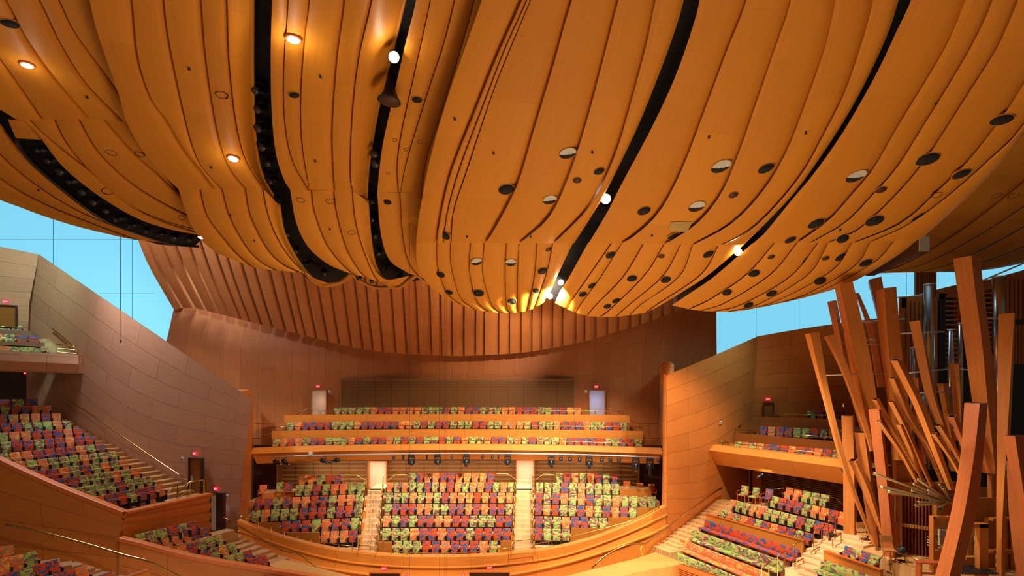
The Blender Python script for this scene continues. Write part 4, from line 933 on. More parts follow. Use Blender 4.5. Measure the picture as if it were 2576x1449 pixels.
PIPES = [
 ('slim timber organ pipe furthest out over the choir seats, tallest of the thin ones', [(1,50,97,175,685),(1,190,215,265,1200),(2,372,395,430,560),(2,588,602,622,1100)], 26.5, 25.6, 'pipe', True, (0,-4), False),
 ('thin timber organ pipe with a pointed foot, second of the slim leaning ones', [(1,215,243,305,708),(1,370,392,445,1030),(2,555,572,605,240),(2,598,612,628,390)], 26.7, 26.2, 'pipe', True, (0,-4), False),
 ('narrow timber pipe half hidden behind the broad leaning pipe, lit lilac low down', [(1,245,308,330,398),(1,300,345,375,650),(2,460,480,525,0),(2,580,600,625,370)], 30.2, 28.9, 'piper', False, (2,-1), False),
 ('broad leaning timber pipe with a flat top in front of the blue wall', [(1,310,350,468,258),(1,430,485,620,900),(1,525,565,690,1350),(2,640,655,725,400)], 26.9, 26.6, 'pipe', False, (3,-4), False),
 ('dark narrow timber pipe right behind the broad leaning one', [(1,485,490,522,332),(1,590,595,642,640),(1,680,690,750,1150)], 29.2, 28, 'piper', False, (0,2), False),
 ('dark tall timber pipe top standing highest against the blue wall', [(1,600,608,715,218),(1,690,700,790,600),(1,745,755,845,950)], 29.3, 28.4, 'piper', False, (4,-5), False),
 ('upright timber pipe with a bright narrow face and dark wide side', [(1,665,738,845,292),(1,705,775,888,800),(1,765,830,950,1250),(2,800,850,965,600)], 27, 26.2, 'pipe', False, (2,-3), False),
 ('leaning flat timber pipe in front of the tall metal pipes', [(1,955,1045,1056,572),(1,1090,1165,1187,1200),(2,1180,1240,1262,200),(2,1290,1330,1347,560)], 25.6, 25, 'pipe', False, (2,-2), False),
 ('long open timber pipe thrusting out, upper of the fan pair', [(1,795,855,888,925),(1,985,1040,1090,1300),(2,1130,1175,1215,400),(2,1265,1295,1327,722)], 23.9, 23.3, 'pipe', True, (-1,-6), False),
 ('long open timber pipe thrusting out, just below the upper fan pipe', [(1,780,825,852,1078),(1,930,975,1020,1440),(2,1050,1095,1130,330),(2,1195,1220,1242,652)], 25.0, 24.5, 'pipe', True, (-1,-4), False),
 ('short-headed open timber pipe ending over the lilac-lit pipe', [(1,632,672,697,1265),(2,735,765,790,150),(2,905,925,947,430),(2,1042,1060,1076,642)], 25.5, 24.9, 'pipe', True, (-1,-4), False),
 ('slim open timber pipe lowest and widest splayed of the fan', [(2,650,690,702,135),(2,840,870,897,400),(2,985,1010,1032,662)], 24.2, 23.9, 'pipe', True, (1,-3), False),
 ('open timber fan pipe with its mouth beside the upright dark pipe', [(1,772,815,832,1283),(2,890,925,952,230),(2,1110,1130,1150,692)], 24.9, 24.2, 'pipe', True, (-1,-3), False),
 ('slim open timber fan pipe with a square dark mouth, middle of the low row', [(2,825,862,882,166),(2,930,960,987,400),(2,1030,1050,1066,642)], 24.4, 24.1, 'pipe', True, (1,-3), False),
 ('open timber pipe with a small mouth, left one near the giant front pipe', [(2,1122,1155,1173,244),(2,1280,1305,1332,470),(2,1380,1400,1420,650)], 23.2, 22.9, 'pipe', True, (1,-4), False),
 ('open timber pipe slightly higher than its twin near the giant front pipe', [(2,1153,1200,1218,174),(2,1290,1325,1352,380),(2,1420,1440,1460,600)], 23.5, 23.1, 'pipe', True, (1,-4), False),
 ('stout open timber pipe emerging right behind the giant front pipe', [(2,1258,1318,1340,104),(2,1360,1400,1442,320),(2,1470,1500,1520,600)], 23.3, 22.9, 'piper', True, (-1,-6), False),
 ('huge timber pipe reaching up to the ceiling at the right', [(1,1338,1496,1576,10),(1,1375,1528,1604,300),(1,1440,1592,1668,800),(1,1492,1630,1722,1200),(2,1560,1670,1722,585)], 24.0, 23.2, 'pipe', False, (0,0), False),
 ('giant curved timber pipe in front, sweeping down to the bottom edge', [(1,1435,1570,1640,1296),(2,1376,1492,1570,400),(2,1312,1422,1522,830),(2,1242,1352,1452,1150),(2,1120,1236,1330,1620)], 20.6, 19.6, 'piper', True, (-1,-2), False),
 ('straight upright timber pipe beside the giant ones, pale face', [(1,1730,1868,1876,507),(1,1722,1830,1852,1200),(2,1676,1728,1762,1000),(2,1680,1722,1748,1560)], 22.6, 21.6, 'pipe', False, (1,-1), False),
 ('open-topped timber pipe at the right edge leaning outwards', [(2,1730,1835,1912,262),(2,1860,1935,2012,900),(2,1970,2040,2110,1560)], 19.4, 19, 'piper', True, (2,-2), False),
 ('red-brown timber pipe at the right edge behind the open-topped one', [(2,1762,1842,1852,480),(2,1790,1890,1907,1000),(2,1860,1970,1985,1560)], 21.2, 20.6, 'piper', False, (0,0), False),
 ('wide pinkish upright timber pipe in the middle, foot behind a folding chair', [(2,590,680,692,36),(2,650,735,762,550),(2,690,775,806,960),(2,712,805,837,1295)], 25.2, 24.4, 'piper', False, (1,-2), True),
 ('upright timber post pipe at the end of the choir rows', [(2,360,455,471,92),(2,375,470,491,600),(2,376,470,492,1135)], 27.6, 27, 'pipe', True, (0,-1), True),
 ('open timber pipe beside the post pipe, tapering to its foot', [(2,470,555,582,235),(2,525,610,637,650),(2,612,675,692,1205)], 26.6, 25.2, 'pipe', True, (0,-3), True),
 ('short raked open timber pipe crossing in front of the post pipe', [(2,422,478,503,474),(2,530,590,622,720),(2,690,712,722,1090)], 26.2, 25.6, 'pipe', True, (1,-5), False),
 ('stubby timber pipe standing behind the upper fan pipes', [(1,965,1035,1046,1072),(1,1000,1050,1062,1440),(2,1040,1080,1092,500)], 26.6, 26.2, 'piper', False, (0,0), False),
 ('timber pipe half in shadow between the leaning flat pipe and bright post', [(1,1197,1250,1290,1120),(1,1260,1300,1332,1440),(2,1300,1340,1362,520)], 26.8, 26.4, 'pipe', False, (0,0), False),
 ('bright flat timber pipe standing before the shutters', [(1,1308,1390,1398,948),(1,1335,1405,1422,1300),(2,1315,1372,1388,300)], 25.8, 25.5, 'pipe', False, (0,0), False),
]
for a in PIPES: pipe(*a)
# metal pipes inside
for label, x, y0, y1, w, Y in [('tall shining metal organ pipe nearest the end of the case', 2338, 717, 1180, 24, 27.6), ('metal organ pipe with a flat top in front of the shutters', 2391.5, 831, 1180, 13, 27.2),
        ('short metal organ pipe glinting blue beside the leaning flat pipe', 2296, 876, 1180, 10, 27.2), ('tall metal organ pipe close behind the straight upright pipe', 2512, 698, 1150, 25, 26.4),
        ('slim metal organ pipe just inside the huge timber pipe', 2416, 815, 1180, 11, 27.0), ('metal organ pipe low behind the fan, partly hidden', 2327, 995, 1180, 12, 26.9), ('metal organ pipe low beside the bright flat timber pipe', 2398, 990, 1180, 9, 26.9)]:
    a, b = P(x, y1, Y), P(x, y0, Y); b.x = a.x; r = w*Y*KS/F/2
    root = empty('metal_organ_pipe', a, label, 'organ pipe', 'metal organ pipes')
    m = MB(); m.tube([Vector((0,0,.0)), Vector((0,0,b.z-a.z))], r, 20); bd = m.build('body', M['tin'], root)
    m = MB(); m.tube([Vector((0,0,b.z-a.z)), Vector((0,0,b.z-a.z+.05))], r*1.06, 20); m.build('rim', M['steel'], bd)
# the organ case behind
def pbox(mb, x0, x1, y0, y1, Y, d, mi=0):
    d = min(d, .22); a, b = P(x0, y0, Y), P(x1, y1, Y); mb.box(((a.x+b.x)/2, Y*KS+d/2, (a.z+b.z)/2), (abs(b.x-a.x), d, abs(a.z-b.z)), None, mi); return mb
case = empty('organ_case', P(2440, 1290, 30), 'dark timber organ case with shutters standing behind all the pipes', 'organ case')
def cpart(name, mb, mat, par=None):
    o = mb.build(name, mat if not isinstance(mat, str) else M[mat], par or case); o.matrix_parent_inverse = Matrix.Translation(-case.location); return o
m = MB(); bp_ = [P(x, y, 30.2) for x, y in ((2266,1330),(2266,760),(2330,742),(2400,724),(2480,712),(2580,688),(2720,655),(2720,1330))]; m.add(bp_, [tuple(range(8))]); m.add([p+Vector((0,.1,0)) for p in bp_], [tuple(reversed(range(8)))]); cpart('back_panel', m, 'black')
m = MB(); L = [P(*c1(x, y), 29) for x, y in ((890,378),(1085,335),(1340,270),(1600,232),(1912,150),(2200,70))]; h = Vector((0,0,-.55)); k = Vector((0,.5,0))
m.loft([[p+k for p in L], L, [p+h for p in L], [p+h+k for p in L]], 0, False); cpart('cornice', m, 'case')
for x0, x1, y0, y1 in ((892,935,375,1280),(1170,1188,300,1250),(1216,1284,340,1000),(1372,1400,300,1000),(1590,1604,270,1000),(1680,1690,240,1000),(1790,1800,200,960)):
    a, b = c1(x0, y0), c1(x1, y1); m = MB(); pbox(m, a[0], b[0], a[1], b[1], 29.0, .4); cpart('post', m, 'case' if x1-x0 < 50 or x0 == 892 else 'dark')
def louvre(x0, x1, y0, y1, n):
    m = MB()
    for i in range(n):
        a, b = c1(x0, lerp(y0, y1, i/n)), c1(x1, lerp(y0, y1, (i+.32)/n)); pbox(m, a[0], b[0], a[1], b[1], 28.9, .22)
    cpart('shutter', m, 'pale')
louvre(1282, 1372, 358, 1010, 16); louvre(1602, 1680, 285, 1010, 17)
def fins(x0, x1, y0, y1, n, mat='case'):
    m = MB()
    for i in range(n):
        a, b = c1(lerp(x0, x1, i/n), y0), c1(lerp(x0, x1, (i+.6)/n), y1); pbox(m, a[0], b[0], a[1], b[1], 28.9, .25)
    cpart('upright_slats', m, mat)
fins(940, 1085, 405, 1200, 4); fins(1190, 1216, 360, 1200, 1); fins(1800, 1990, 215, 560, 5); fins(1880, 1990, 610, 950, 4)
for (xa, ya), (xb, yb), Y in [((230,1045),(735,1038),26.9),((860,374),(1095,350),28.3),((530,588),(915,562),27.8),((885,688),(1262,672),26.6),((945,1030),(1310,995),26.5),((1020,1205),(1330,1190),26.2),((320,778),(395,775),27),((1400,1000),(1500,1003),26.4),((1630,556),(1730,556),24),((1600,225),(1990,60),25),((565,745),(700,742),27.3),((570,785),(700,782),27.2)]:
    m = MB(); m.tube([P(*c1(xa, ya), Y), P(*c1(xb, yb), Y)], .035, 8); cpart('stay_rod', m, 'steel')
# pleated timber front under the fan
m = MB(); rows = [[], []]; n = 22
for i in range(n+1):
    x = lerp(862, 1178, i/n); q = c2(x, 0)[0]; z = (0 if i % 2 else .22)
    rows[0].append(P(q, c2(0, 760)[1], 25.3-.9*i/n+z)); b = P(q, c2(0, 1290)[1], 25.3-.9*i/n+z); b.z = ZO+.02; b.x = rows[0][-1].x; rows[1].append(b)
m.loft(rows, 0, False); cpart('pleated_front', m, 'case')
m = MB()
for i in range(12):
    x = lerp(880, 1165, i/12); a, b = c2(x, 1004+i*3.5), c2(x+20, 1030+i*3.5); pbox(m, a[0], b[0], a[1], b[1], 25.0-.9*i/12, .1)
cpart('toothed_ledge', m, 'pale')
m = MB()
for i in range(7):
    x = lerp(770, 858, i/7); a, b = c2(x, 755), c2(x+7, 1195); pbox(m, a[0], b[0], a[1], b[1], 25.8, .1)
cpart('upright_slats', m, 'piper')
m = MB(); a, b = c2(762, 740), c2(1340, 800); pbox(m, a[0], b[0], a[1]-25, b[1]-20, 25.2, 1.5); cpart('wind_chest', m, 'case')
m = MB(); a, b = c2(830, 470), c2(960, 655); pbox(m, a[0], b[0], a[1], b[1], 25.4, .8); cpart('chest_box', m, 'case')
m = MB(); a, b = c2(1640, 590), c2(1800, 790); pbox(m, a[0], b[0], a[1], b[1], 23.6, .8); cpart('chest_box', m, 'case')
m = MB(); a, b = c2(1500, 790), c2(2000, 960); pbox(m, a[0], b[0], a[1], b[1], 23.4, 1.5); cpart('wind_chest', m, 'case')
m = MB(); a, b = c2(1170, 800), c2(1480, 965); pbox(m, a[0], b[0], a[1], b[1], 24.3, 1.0); cpart('console_canopy', m, 'case')
m = MB()
for x in (1740, 1800, 1860):
    a, b = c2(x, 980), c2(x+38, 1560); pbox(m, a[0], b[0], a[1], b[1], 23.0, .3)
a, b = c2(1650, 960), c2(1960, 985); pbox(m, a[0], b[0], a[1], b[1], 22.9, .3)
a, b = c2(1650, 1230), c2(1960, 1265); pbox(m, a[0], b[0], a[1], b[1], 22.9, .3)
cpart('lower_grille', m, 'case')
m = MB(); a, b = c2(1612, 960), c2(1668, 1560); pbox(m, a[0], b[0], a[1], b[1], 23.2, .4); cpart('post', m, 'case')
m = MB(); a, b = c2(840, 700), c2(2200, 1600); pbox(m, a[0], b[0], a[1], b[1], 26.5, .2); cpart('back_panel', m, 'case')
# fan of brass trumpets
hub = c2(1312, 832); H3 = P(*hub, 23.0)
for i, (x, y, Y, w) in enumerate([(630,575,24.6,.085),(682,688,24.4,.09),(747,730,24.2,.08),(1003,625,23.9,.075),(1188,660,23.2,.06),(1224,695,22.9,.08),(1088,715,23.5,.055),(1092,740,23.3,.07),(1006,826,23.3,.085),(980,855,23.2,.06),(1088,806,22.9,.09),(1192,876,22.4,.085),(950,720,23.8,.06),(965,665,24.0,.06)]):
    tip = P(*c2(x, y), Y); root = empty('organ_trumpet', H3+Vector((0, i*.02, 0)), ['longest brass organ trumpet, pointing at the choir seats, top of the fan','long brass organ trumpet, second of the fan from above','long brass organ trumpet under the second one, its mouth just inside','slim brass organ trumpet tilted up before the open timber pipes','brass organ trumpet tilted steeply up beside the fat one','fat brass organ trumpet with a dark round mouth turned up','thin brass organ trumpet with its mouth over a round dark one','brass organ trumpet with a dark round mouth in the middle of the fan','brass organ trumpet with a wide mouth, low in the fan','slim brass organ trumpet lowest at the outer side','wide-mouthed brass organ trumpet low near the hub','brass organ trumpet on its own just below the hub','thinnest brass organ trumpet lying between the long ones','thin brass organ trumpet lying above the long ones'][i], 'organ trumpet', 'brass organ trumpets')
    o0 = root.location; m = MB(); d = (tip-o0)
    m.tube([Vector((0,0,0)), d*.7, d*.93, d], .03, 12, 0, True, w*.95); tb = m.build('tube', M['horn'], root)
    m = MB(); m.tube([d*.992, d*1.003], w*.86, 12); m.build('mouth', M['void'], tb)
# platform under the organ
m = MB(); pts = [(2113,1361),(2168,1381),(2225,1405),(2300,1431),(2360,1455),(2480,1530)]
m.slab([P(x, y, (EYE-ZO)*F/(y-HZ)/KS) for x, y in pts]+[Vector((26, 19, ZO)), Vector((26, 29, ZO)), Vector((18, 29, ZO))], .9)
m.build('floor_platform_organ', M['floor'], None, 0, 'structure')
# console
con = empty('organ_console', P(2418, 1450, 22.6), 'timber organ console with white drawknob panels and stacked keyboards', 'organ console')
def kpart(name, mb, mat):
    o = mb.build(name, M[mat] if isinstance(mat, str) else [M[q] for q in mat], con); o.matrix_parent_inverse = Matrix.Translation(-con.location); return o
def q2(x0, y0, x1, y1): return c2(x0, y0)+c2(x1, y1)
m = MB()
for x0, y0, x1, y1, Y, d in ((1142,948,1158,1480,22.7,1.2),(1142,945,1300,965,22.7,1.2),(1536,1010,1612,1480,21.6,1.6),(1400,1008,1612,1040,21.6,1.6),(1150,1235,1536,1500,23.0,.4)):
    a = q2(x0, y0, x1, y1); pbox(m, a[0], a[2], a[1], a[3], Y, d)
kpart('case', m, 'pipe')
m = MB(); a = q2(1158, 965, 1300, 1200); pbox(m, a[0], a[2], a[1], a[3], 23.0, .1); j1 = kpart('stop_jamb', m, 'pale')
m = MB(); a = q2(1440, 1040, 1536, 1300); pbox(m, a[0], a[2], a[1], a[3], 22.6, .1); j2 = kpart('stop_jamb', m, 'pale')
m = MB()
for cx, cw in ((1190, 0), (1222, 1), (1252, 0)):
    for s in (-8, 8):
        for j in range(13):
            p = P(*c2(cx+s, 1055+j*10.4), 22.97); m.tube([p, p+Vector((0, -.12, 0))], .024, 6); m.tube([p+Vector((0, -.12, 0)), p+Vector((0, -.15, 0))], .042, 8)
m.build('drawknobs', M['key'], j1); m = MB()
for cx in (1490, 1508, 1524):
    for j in range(15):
        p = P(*c2(cx, 1120+j*11), 22.57); m.tube([p, p+Vector((0, -.12, 0))], .024, 6); m.tube([p+Vector((0, -.12, 0)), p+Vector((0, -.15, 0))], .042, 8)
m.build('drawknobs', M['key'], j2)
for j in range(4):
    m = MB(); a = c2(1300, 1265-j*24); b = c2(1484, 1265-j*24); Y = 22.0+j*.17
    pa, pb = P(*a, Y), P(*b, Y); n = 36
    for i in range(n):
        x = lerp(pa.x, pb.x, (i+.5)/n); m.box((x, Y+.08, pa.z), ((pb.x-pa.x)/n*.9, .17, .03), None, 0)
        if i % 7 in (0, 1, 3, 4, 5): m.box((x+(pb.x-pa.x)/n*.5, Y+.12, pa.z+.022), ((pb.x-pa.x)/n*.5, .10, .025), None, 1)
    kpart('keyboard', m, ['key', 'black'])
m = MB(); a = q2(1310, 1085, 1484, 1160); pbox(m, a[0], a[2], a[1], a[3], 22.8, .05); kpart('music_desk', m, 'pale')
m = MB(); a = q2(1420, 1290, 1536, 1315); pbox(m, a[0], a[2], a[1], a[3], 21.9, .5); kpart('key_slip', m, 'pale')
m = MB(); base = P(*c2(1450, 1395), 21.6)
for i in range(14): m.box((base.x-.75+i*.11, base.y, base.z), (.05, .9, .05))
kpart('pedalboard', m, 'black')
# organ bench
bp = P(*c2(1120, 1385), 22.0); bp.z = ZO
r = empty('organ_bench', bp, 'glossy brown timber organ bench standing before the console', 'bench', None, -.15)
m = MB(); m.box((0, 0, .62), (.98, .36, .06)); m.build('seat', M['arm'], r, .01)
for s in (-1, 1):
    m = MB(); m.box((s*.42, 0, .30), (.07, .32, .60)); m.build('leg', M['arm'], r)
m = MB(); m.box((0, 0, .18), (.8, .06, .07)); m.build('stretcher', M['arm'], r)
# folding chairs, stage lamp and box on the platform
def folding_chair(px, py, label, rz, sc=1.0):
    p = P(px, py, YF(py)); r = empty('folding_chair', p, label, 'chair', None, rz); r.scale = (sc,)*3
    m = MB(); m.box((0, -.02, .45), (.42, .40, .03)); m.build('seat', M['pale'], r)
    m = MB(); m.box((0, .20, .82), (.42, .03, .26), rot_x(-.12)); m.build('backrest', M['pale'], r)
    for s in (-1, 1):
        m = MB(); m.tube([(s*.2,-.24,0),(s*.2,.18,.62),(s*.2,.23,.95)], .018, 6); m.build('leg', M['pale'], r)
        m = MB(); m.tube([(s*.17,.26,0),(s*.17,-.18,.44)], .018, 6); m.build('leg', M['pale'], r)
folding_chair(2172, 1368, 'pale timber chair behind the post pipe, next to the choir rows', .2)
folding_chair(2236, 1412, 'pale timber chair in front of the pinkish pipe foot', -.2, 1.1)
p = P(2265, 1413, YF(1413))
r = empty('floor_spotlight', p, 'black floor spotlight on the organ platform beside the pinkish pipe', 'spotlight')
m = MB(); m.box((0, 0, .03), (.3, .3, .06)); m.build('base', M['black'], r)
m = MB(); m.lathe([(.08,-.2),(.15,-.15),(.16,.12),(.2,.2)], 14, Matrix.Translation((0,0,.42)) @ Matrix.Rotation(.9, 4, 'Y')); m.build('housing', M['black'], r)
m = MB(); m.tube([(-.2,0,.42),(-.2,0,.06),(.2,0,.06),(.2,0,.42)], .02, 6); m.build('yoke', M['black'], r)
P = _P0
# ------------------------------------------------------------------ handrails
def rail(label, pts, posts=(), r=.028, group=None, mids=(), mat='brass', drop=.95):
    pts = [Vector(p) for p in pts]; o = pts[0].copy()
    root = empty('handrail', o, label, 'handrail', group)
    m = MB(); m.tube([p-o for p in pts], r, 8); m.build('top_rail', M[mat], root)
    for d in mids:
        m = MB(); m.tube([p-o-Vector((0, 0, d)) for p in pts], r*.7, 6); m.build('mid_rail', M[mat], root)
    for q in posts:
        m = MB()
        p, dr = q if isinstance(q, tuple) else (q, drop)
        p = Vector(p)-o; m.tube([p, p-Vector((0, 0, dr))], r*.85, 6); m.build('post', M[mat], root)
    return root
def wallrail(label, pts, mat='brass', n=14, br=5, r=.045):
    L = world(pts, n); o = L[0].copy(); root = empty('handrail', o, label, 'handrail', 'handrails fixed to the flank walls')
    m = MB(); m.tube([p-o for p in L], r, 8); m.build('top_rail', M[mat], root)
    for i in range(br):
        p = L[int((i+.5)*n/br)]-o; m = MB(); m.tube([p, p+Vector((0, .06, -.10)), p+Vector((0, .28, -.12))], .018, 6); m.build('bracket', M[mat], root)
wallrail('long brass handrail climbing the flank wall above the raked terrace steps', [(x, y, W1(x)-.4) for x, y in ((160,1000),(225,1040),(280,1078),(380,1148),(470,1207))])
wallrail('long brass handrail on the wood wall in the bottom corner, low seats below it', [(15,1319,24.0),(100,1337,23.9),(210,1366,23.8),(320,1398,23.5),(372,1411,23.4),(425,1437,23.4),(470,1460,23.4)], n=24, br=7)
wallrail('brass handrail sloping down beside the small wedge terrace', [(562,1301,28.9),(612,1330,28.7),(660,1357,28.5),(718,1388,28.3),(744,1388,28.3),(778,1412,28.2),(808,1435,28.1),(840,1458,28.0)], n=20)
wallrail('brass handrail on the sweeping wall, leading up to the choir steps', [(1488,1430,27.9),(1520,1400,28.2),(1573,1372,28.6),(1618,1368,28.9),(1625,1367,29),(1680,1325,30.3),(1750,1273,32.1),(1806,1232,33.7),(1816,1228,34.0)], n=26, br=7)
wallrail('slanting handrail against the flank wall of the upper side balcony', [(130,825,W1(130)-.3),(160,850,W1(160)-.3),(191,877,W1(191)-.4)], n=6, br=2)
wallrail('handrail climbing the flank wall at the east balcony steps', [(1803,1107,35.4),(1815,1106,35.4),(1835,1090,35.6),(1864,1069,36)], n=8, br=2)
# rails along the rear balcony tiers
for key, x0, x1, y0, nm in (('c', 735, 1567, 0, 'top'), ('b', 684, 1616, 0, 'middle'), ('a', 683, 1616, 0, 'front')):
    a_ = tiers[key][0]; L = arcline(a_, x0, x1, 25, .1)
    L = [p+Vector((0, 0, .26)) for p in L]
    rail(f'thin brass rail along the {nm} tier of the rear balcony', L, [(p, .26) for p in L[::2]], .022, 'rails of the rear balcony')
def guard(label, x0, x1, y, Y, h, n=3):
    a_, b_ = P(x0, y, Y), P(x1, y, Y); L = [a_, b_]
    rail(label, L, [(a_, h), (b_, h)], .024, 'short guard rails', [h/n*k for k in range(1, n)])
guard('three-bar brass guard rail at the west end of the balcony front', 637, 682, 1103, 37.1, .62); guard('three-bar brass guard rail at the east end of the balcony front', 1618, 1660, 1102, 37.1, .62)
rail('bent brass rail at the west end of the top balcony tier', [P(746,1042,40.6), P(775,1027,40.8), P(785,1026,40.9)], [], .02)
rail('bent brass rail at the east end of the top balcony tier', [P(1524,1026,40.9), P(1538,1027,40.8), P(1566,1042,40.6)], [(P(1524,1026,40.9), .4)], .02)
rail('brass rail stepping down at the west side of the middle tier', [P(640,1065,38.8), P(710,1064,38.9), P(716,1060,38.9)], [(P(650,1065,38.8), 1.0)], .02)
rail('brass rail stepping down at the east side of the middle tier', [P(1585,1057,38.9), P(1597,1064,38.9), P(1655,1065,38.8)], [(P(1609,1064,38.8), .9), (P(1634,1065,38.8), .9)], .02)
# centre parapet rails
cl = lambda pts: [P(x, y, Yp(x)+.05) for x, y in pts]
L = cl([(604,1298),(619,1302),(650,1314),(682,1326),(715,1338),(747,1347),(782,1356),(816,1364),(852,1370),(887,1374)])
rail('pale brass rail along the western part of the curved terrace front', L, [(p, .36) for p in L]+[(P(887,1363,30.2), .75)], .022)
L = cl([(985,1385),(1024,1389),(1061,1391),(1098,1392),(1140,1391),(1180,1389),(1220,1385),(1262,1380),(1286,1378)])
rail('brass rail along the middle of the curved terrace front', L, [(p, .32) for p in L], .022)
L = cl([(1345,1369),(1380,1362),(1440,1349),(1482,1339),(1513,1331),(1575,1314),(1634,1291),(1660,1276)])
rail('brass rail along the eastern part of the curved terrace front', L, [(p, .3) for p in L], .022)
L = [P(1286,1361,29.9), P(1345,1357,29.9)]
rail('four-bar brass gate rail across the foot of the eastern steps', L, [(p, .9) for p in L], .024, None, (.26, .5, .72))
L = [P(902,1373,30.1), P(948,1373,30.1)]
rail('brass gate rail across the foot of the western steps', L, [(p, .5) for p in L], .02, None, (.22,))
rail('brass rail sloping at the foot of the western steps', [P(948,1354,31.0), P(965,1363,30.6)], [(P(948,1354,31.0), .85), (P(965,1363,30.6), .65)], .03)
# stair rails
for nm, x0, x1, ya in (('left side of the western steps', 920, 903, 1226), ('right side of the western steps', 964, 952, 1228), ('left side of the eastern steps', 1297, 1290, 1224), ('right side of the eastern steps', 1340, 1343, 1222)):
    for i in range(6):
        t = i/5.5; Y = lerp(36.6, 31.6, t); x = lerp(x0, x1, t); z = lerp(MZ[6]-TOP+.5, MZ[1]-TOP, t)+.95
        a_ = P(x, HZ, Y); a_.z = z; b_ = P(lerp(x0, x1, t+.14), HZ, Y-.75); b_.z = z-.42
        rail(f'brass stair rail on the {nm}, {ORD[i]} from the top', [a_, b_], [(a_, .9), (b_, .9)], .03, 'brass stair rails of the centre terrace')
for (pts, nm) in (([(867,1212),(868,1196),(898,1196),(922,1210),(922,1238)], 'beside the western doorway, over the west seats'), ([(974,1209),(996,1195),(1021,1194),(1021,1208)], 'beside the western doorway, over the centre seats'),
                  ([(1251,1212),(1251,1192),(1276,1192),(1297,1206)], 'beside the eastern doorway, over the centre seats'), ([(1347,1207),(1369,1193),(1393,1194),(1393,1206)], 'beside the eastern doorway, over the east seats')):
    rail(f'bent brass rail {nm}', [P(x, y, 38.9) for x, y in pts], [(P(*pts[-2], 38.9), .5)], .026, 'bent rails by the doorways')
# raked terrace foot rails
rail('brass landing guard rail by the timber door of the raked terrace', [P(445,1242,29.6), P(478,1212,30.4), P(513,1207,30.6)], [(P(445,1242,29.6), .6), (P(478,1212,30.4), 1.0), (P(513,1207,30.6), 1.0)], .03, None, (.35, .68))
rail('short slanting brass rail by the lowest seats of the raked terrace', [P(413,1246,29), P(446,1219,29.8)], [(P(446,1219,29.8), .5), (P(400,1252,28.9), .3)], .03)
rail('brass guard rail at the end of the upper side balcony front', [P(143,866,34.4), P(192,871,34.8)], [(P(143,866,34.4), .7), (P(192,871,34.8), .7)], .026, None, (.25, .48))
rail('thin rail along the front seats of the upper side balcony', [q+Vector((0,0,.24)) for q in lipL[1:8]], [(lipL[6]+Vector((0,0,.24)), .24)], .022)
rail('thin rail along the middle row of the upper side balcony', [P(-60,845,32.6), P(106,855,35.1)], [(P(106,855,35.1), .2)], .022)
rail('thin rail along the back row of the upper side balcony', [P(-60,817,34.0), P(78,826,35.85)], [(P(78,826,35.85), .2)], .022)
# choir block rails
for i, (x0, y0, x1, y1, Y, h) in enumerate([(2084,1311,2102,1299,27.2,1.15),(2047,1342,2067,1328,26.8,1.1),(2095,1357,2116,1342,26.4,1.3),(2041,1387,2062,1376,26.0,1.2),(1995,1373,2016,1360,25.8,1.2),(1956,1400,1975,1386,25.6,1.1),(2000,1417,2021,1404,24.9,1.2),(1916,1430,1934,1416,25.2,.9)]):
    Y *= .955; a_, b_ = P(x0, y0, Y), P(x1, y1, Y+.5)
    rail(['brass stair rail by the upper choir aisle, topmost','brass stair rail by the aisle end of the second choir row','brass stair rail beside the organ platform edge','brass stair rail before the short bench under the organ','brass stair rail at the end of the choir parapet','brass stair rail at the end of the second bench','brass stair rail in the middle of the organ aisle, lowest','brass stair rail at the end of the third bench'][i], [a_, b_], [(a_, h), (b_, h)], .028, 'stair rails of the choir')
rail('bent rail behind the choir back row near the slatted wall', [P(1945,1230,31.6), P(1974,1229,31.2)], [(P(1945,1230,31.6), .4)], .026)
rail('rail sloping behind the post pipe end of the choir rows', [P(2080,1248,29), P(2104,1254,28.8), P(2126,1275,28.4)], [(P(2080,1248,29), .8)], .026)
L = [P(2240,1385,23.0), P(2300,1405,22.1), P(2345,1421,21.5)]
rail('brass rail along the front edge of the organ platform', L, [(p, .85) for p in (L[0], lerp(L[0], L[1], .7), L[2])], .026, None, (.35,))
for k, (pa, pb, nm) in enumerate([((1800,1108),(1832,1112),'corner'),((1848,1081),(2120,1107),'middle row'),((1912,1040),(2120,1050),'back row'),((1833,1107),(2120,1143),'front row')]):
    if k in (1, 2): a_, b_ = (q+Vector((0, 0, .22)) for q in EB[k-1])
    elif k == 3: a_, b_ = lipR[1]+Vector((0,0,.22)), lipR[-1]+Vector((0,0,.22))
    else: a_, b_ = P(*pa, 34.6), P(*pb, 34.4)
    rail(f'thin rail of the east balcony, {nm}', [a_, b_], [(lerp(a_, b_, q/6), .25) for q in range(7)] if k else [(a_, .4), (b_, .4)], .022, 'thin rails of the east balcony')
# yellow cable
cb = MB(); L = world([(1614,1374,28.4),(1612,1381,28.3),(1613,1389,28.3),(1617,1398,28.3)], 8); cb.tube(L, .035, 6)
tag(recenter(cb.build('cable', M['yellow']), L[0]), 'yellow cable hanging from the brass handrail by the choir steps', 'cable')
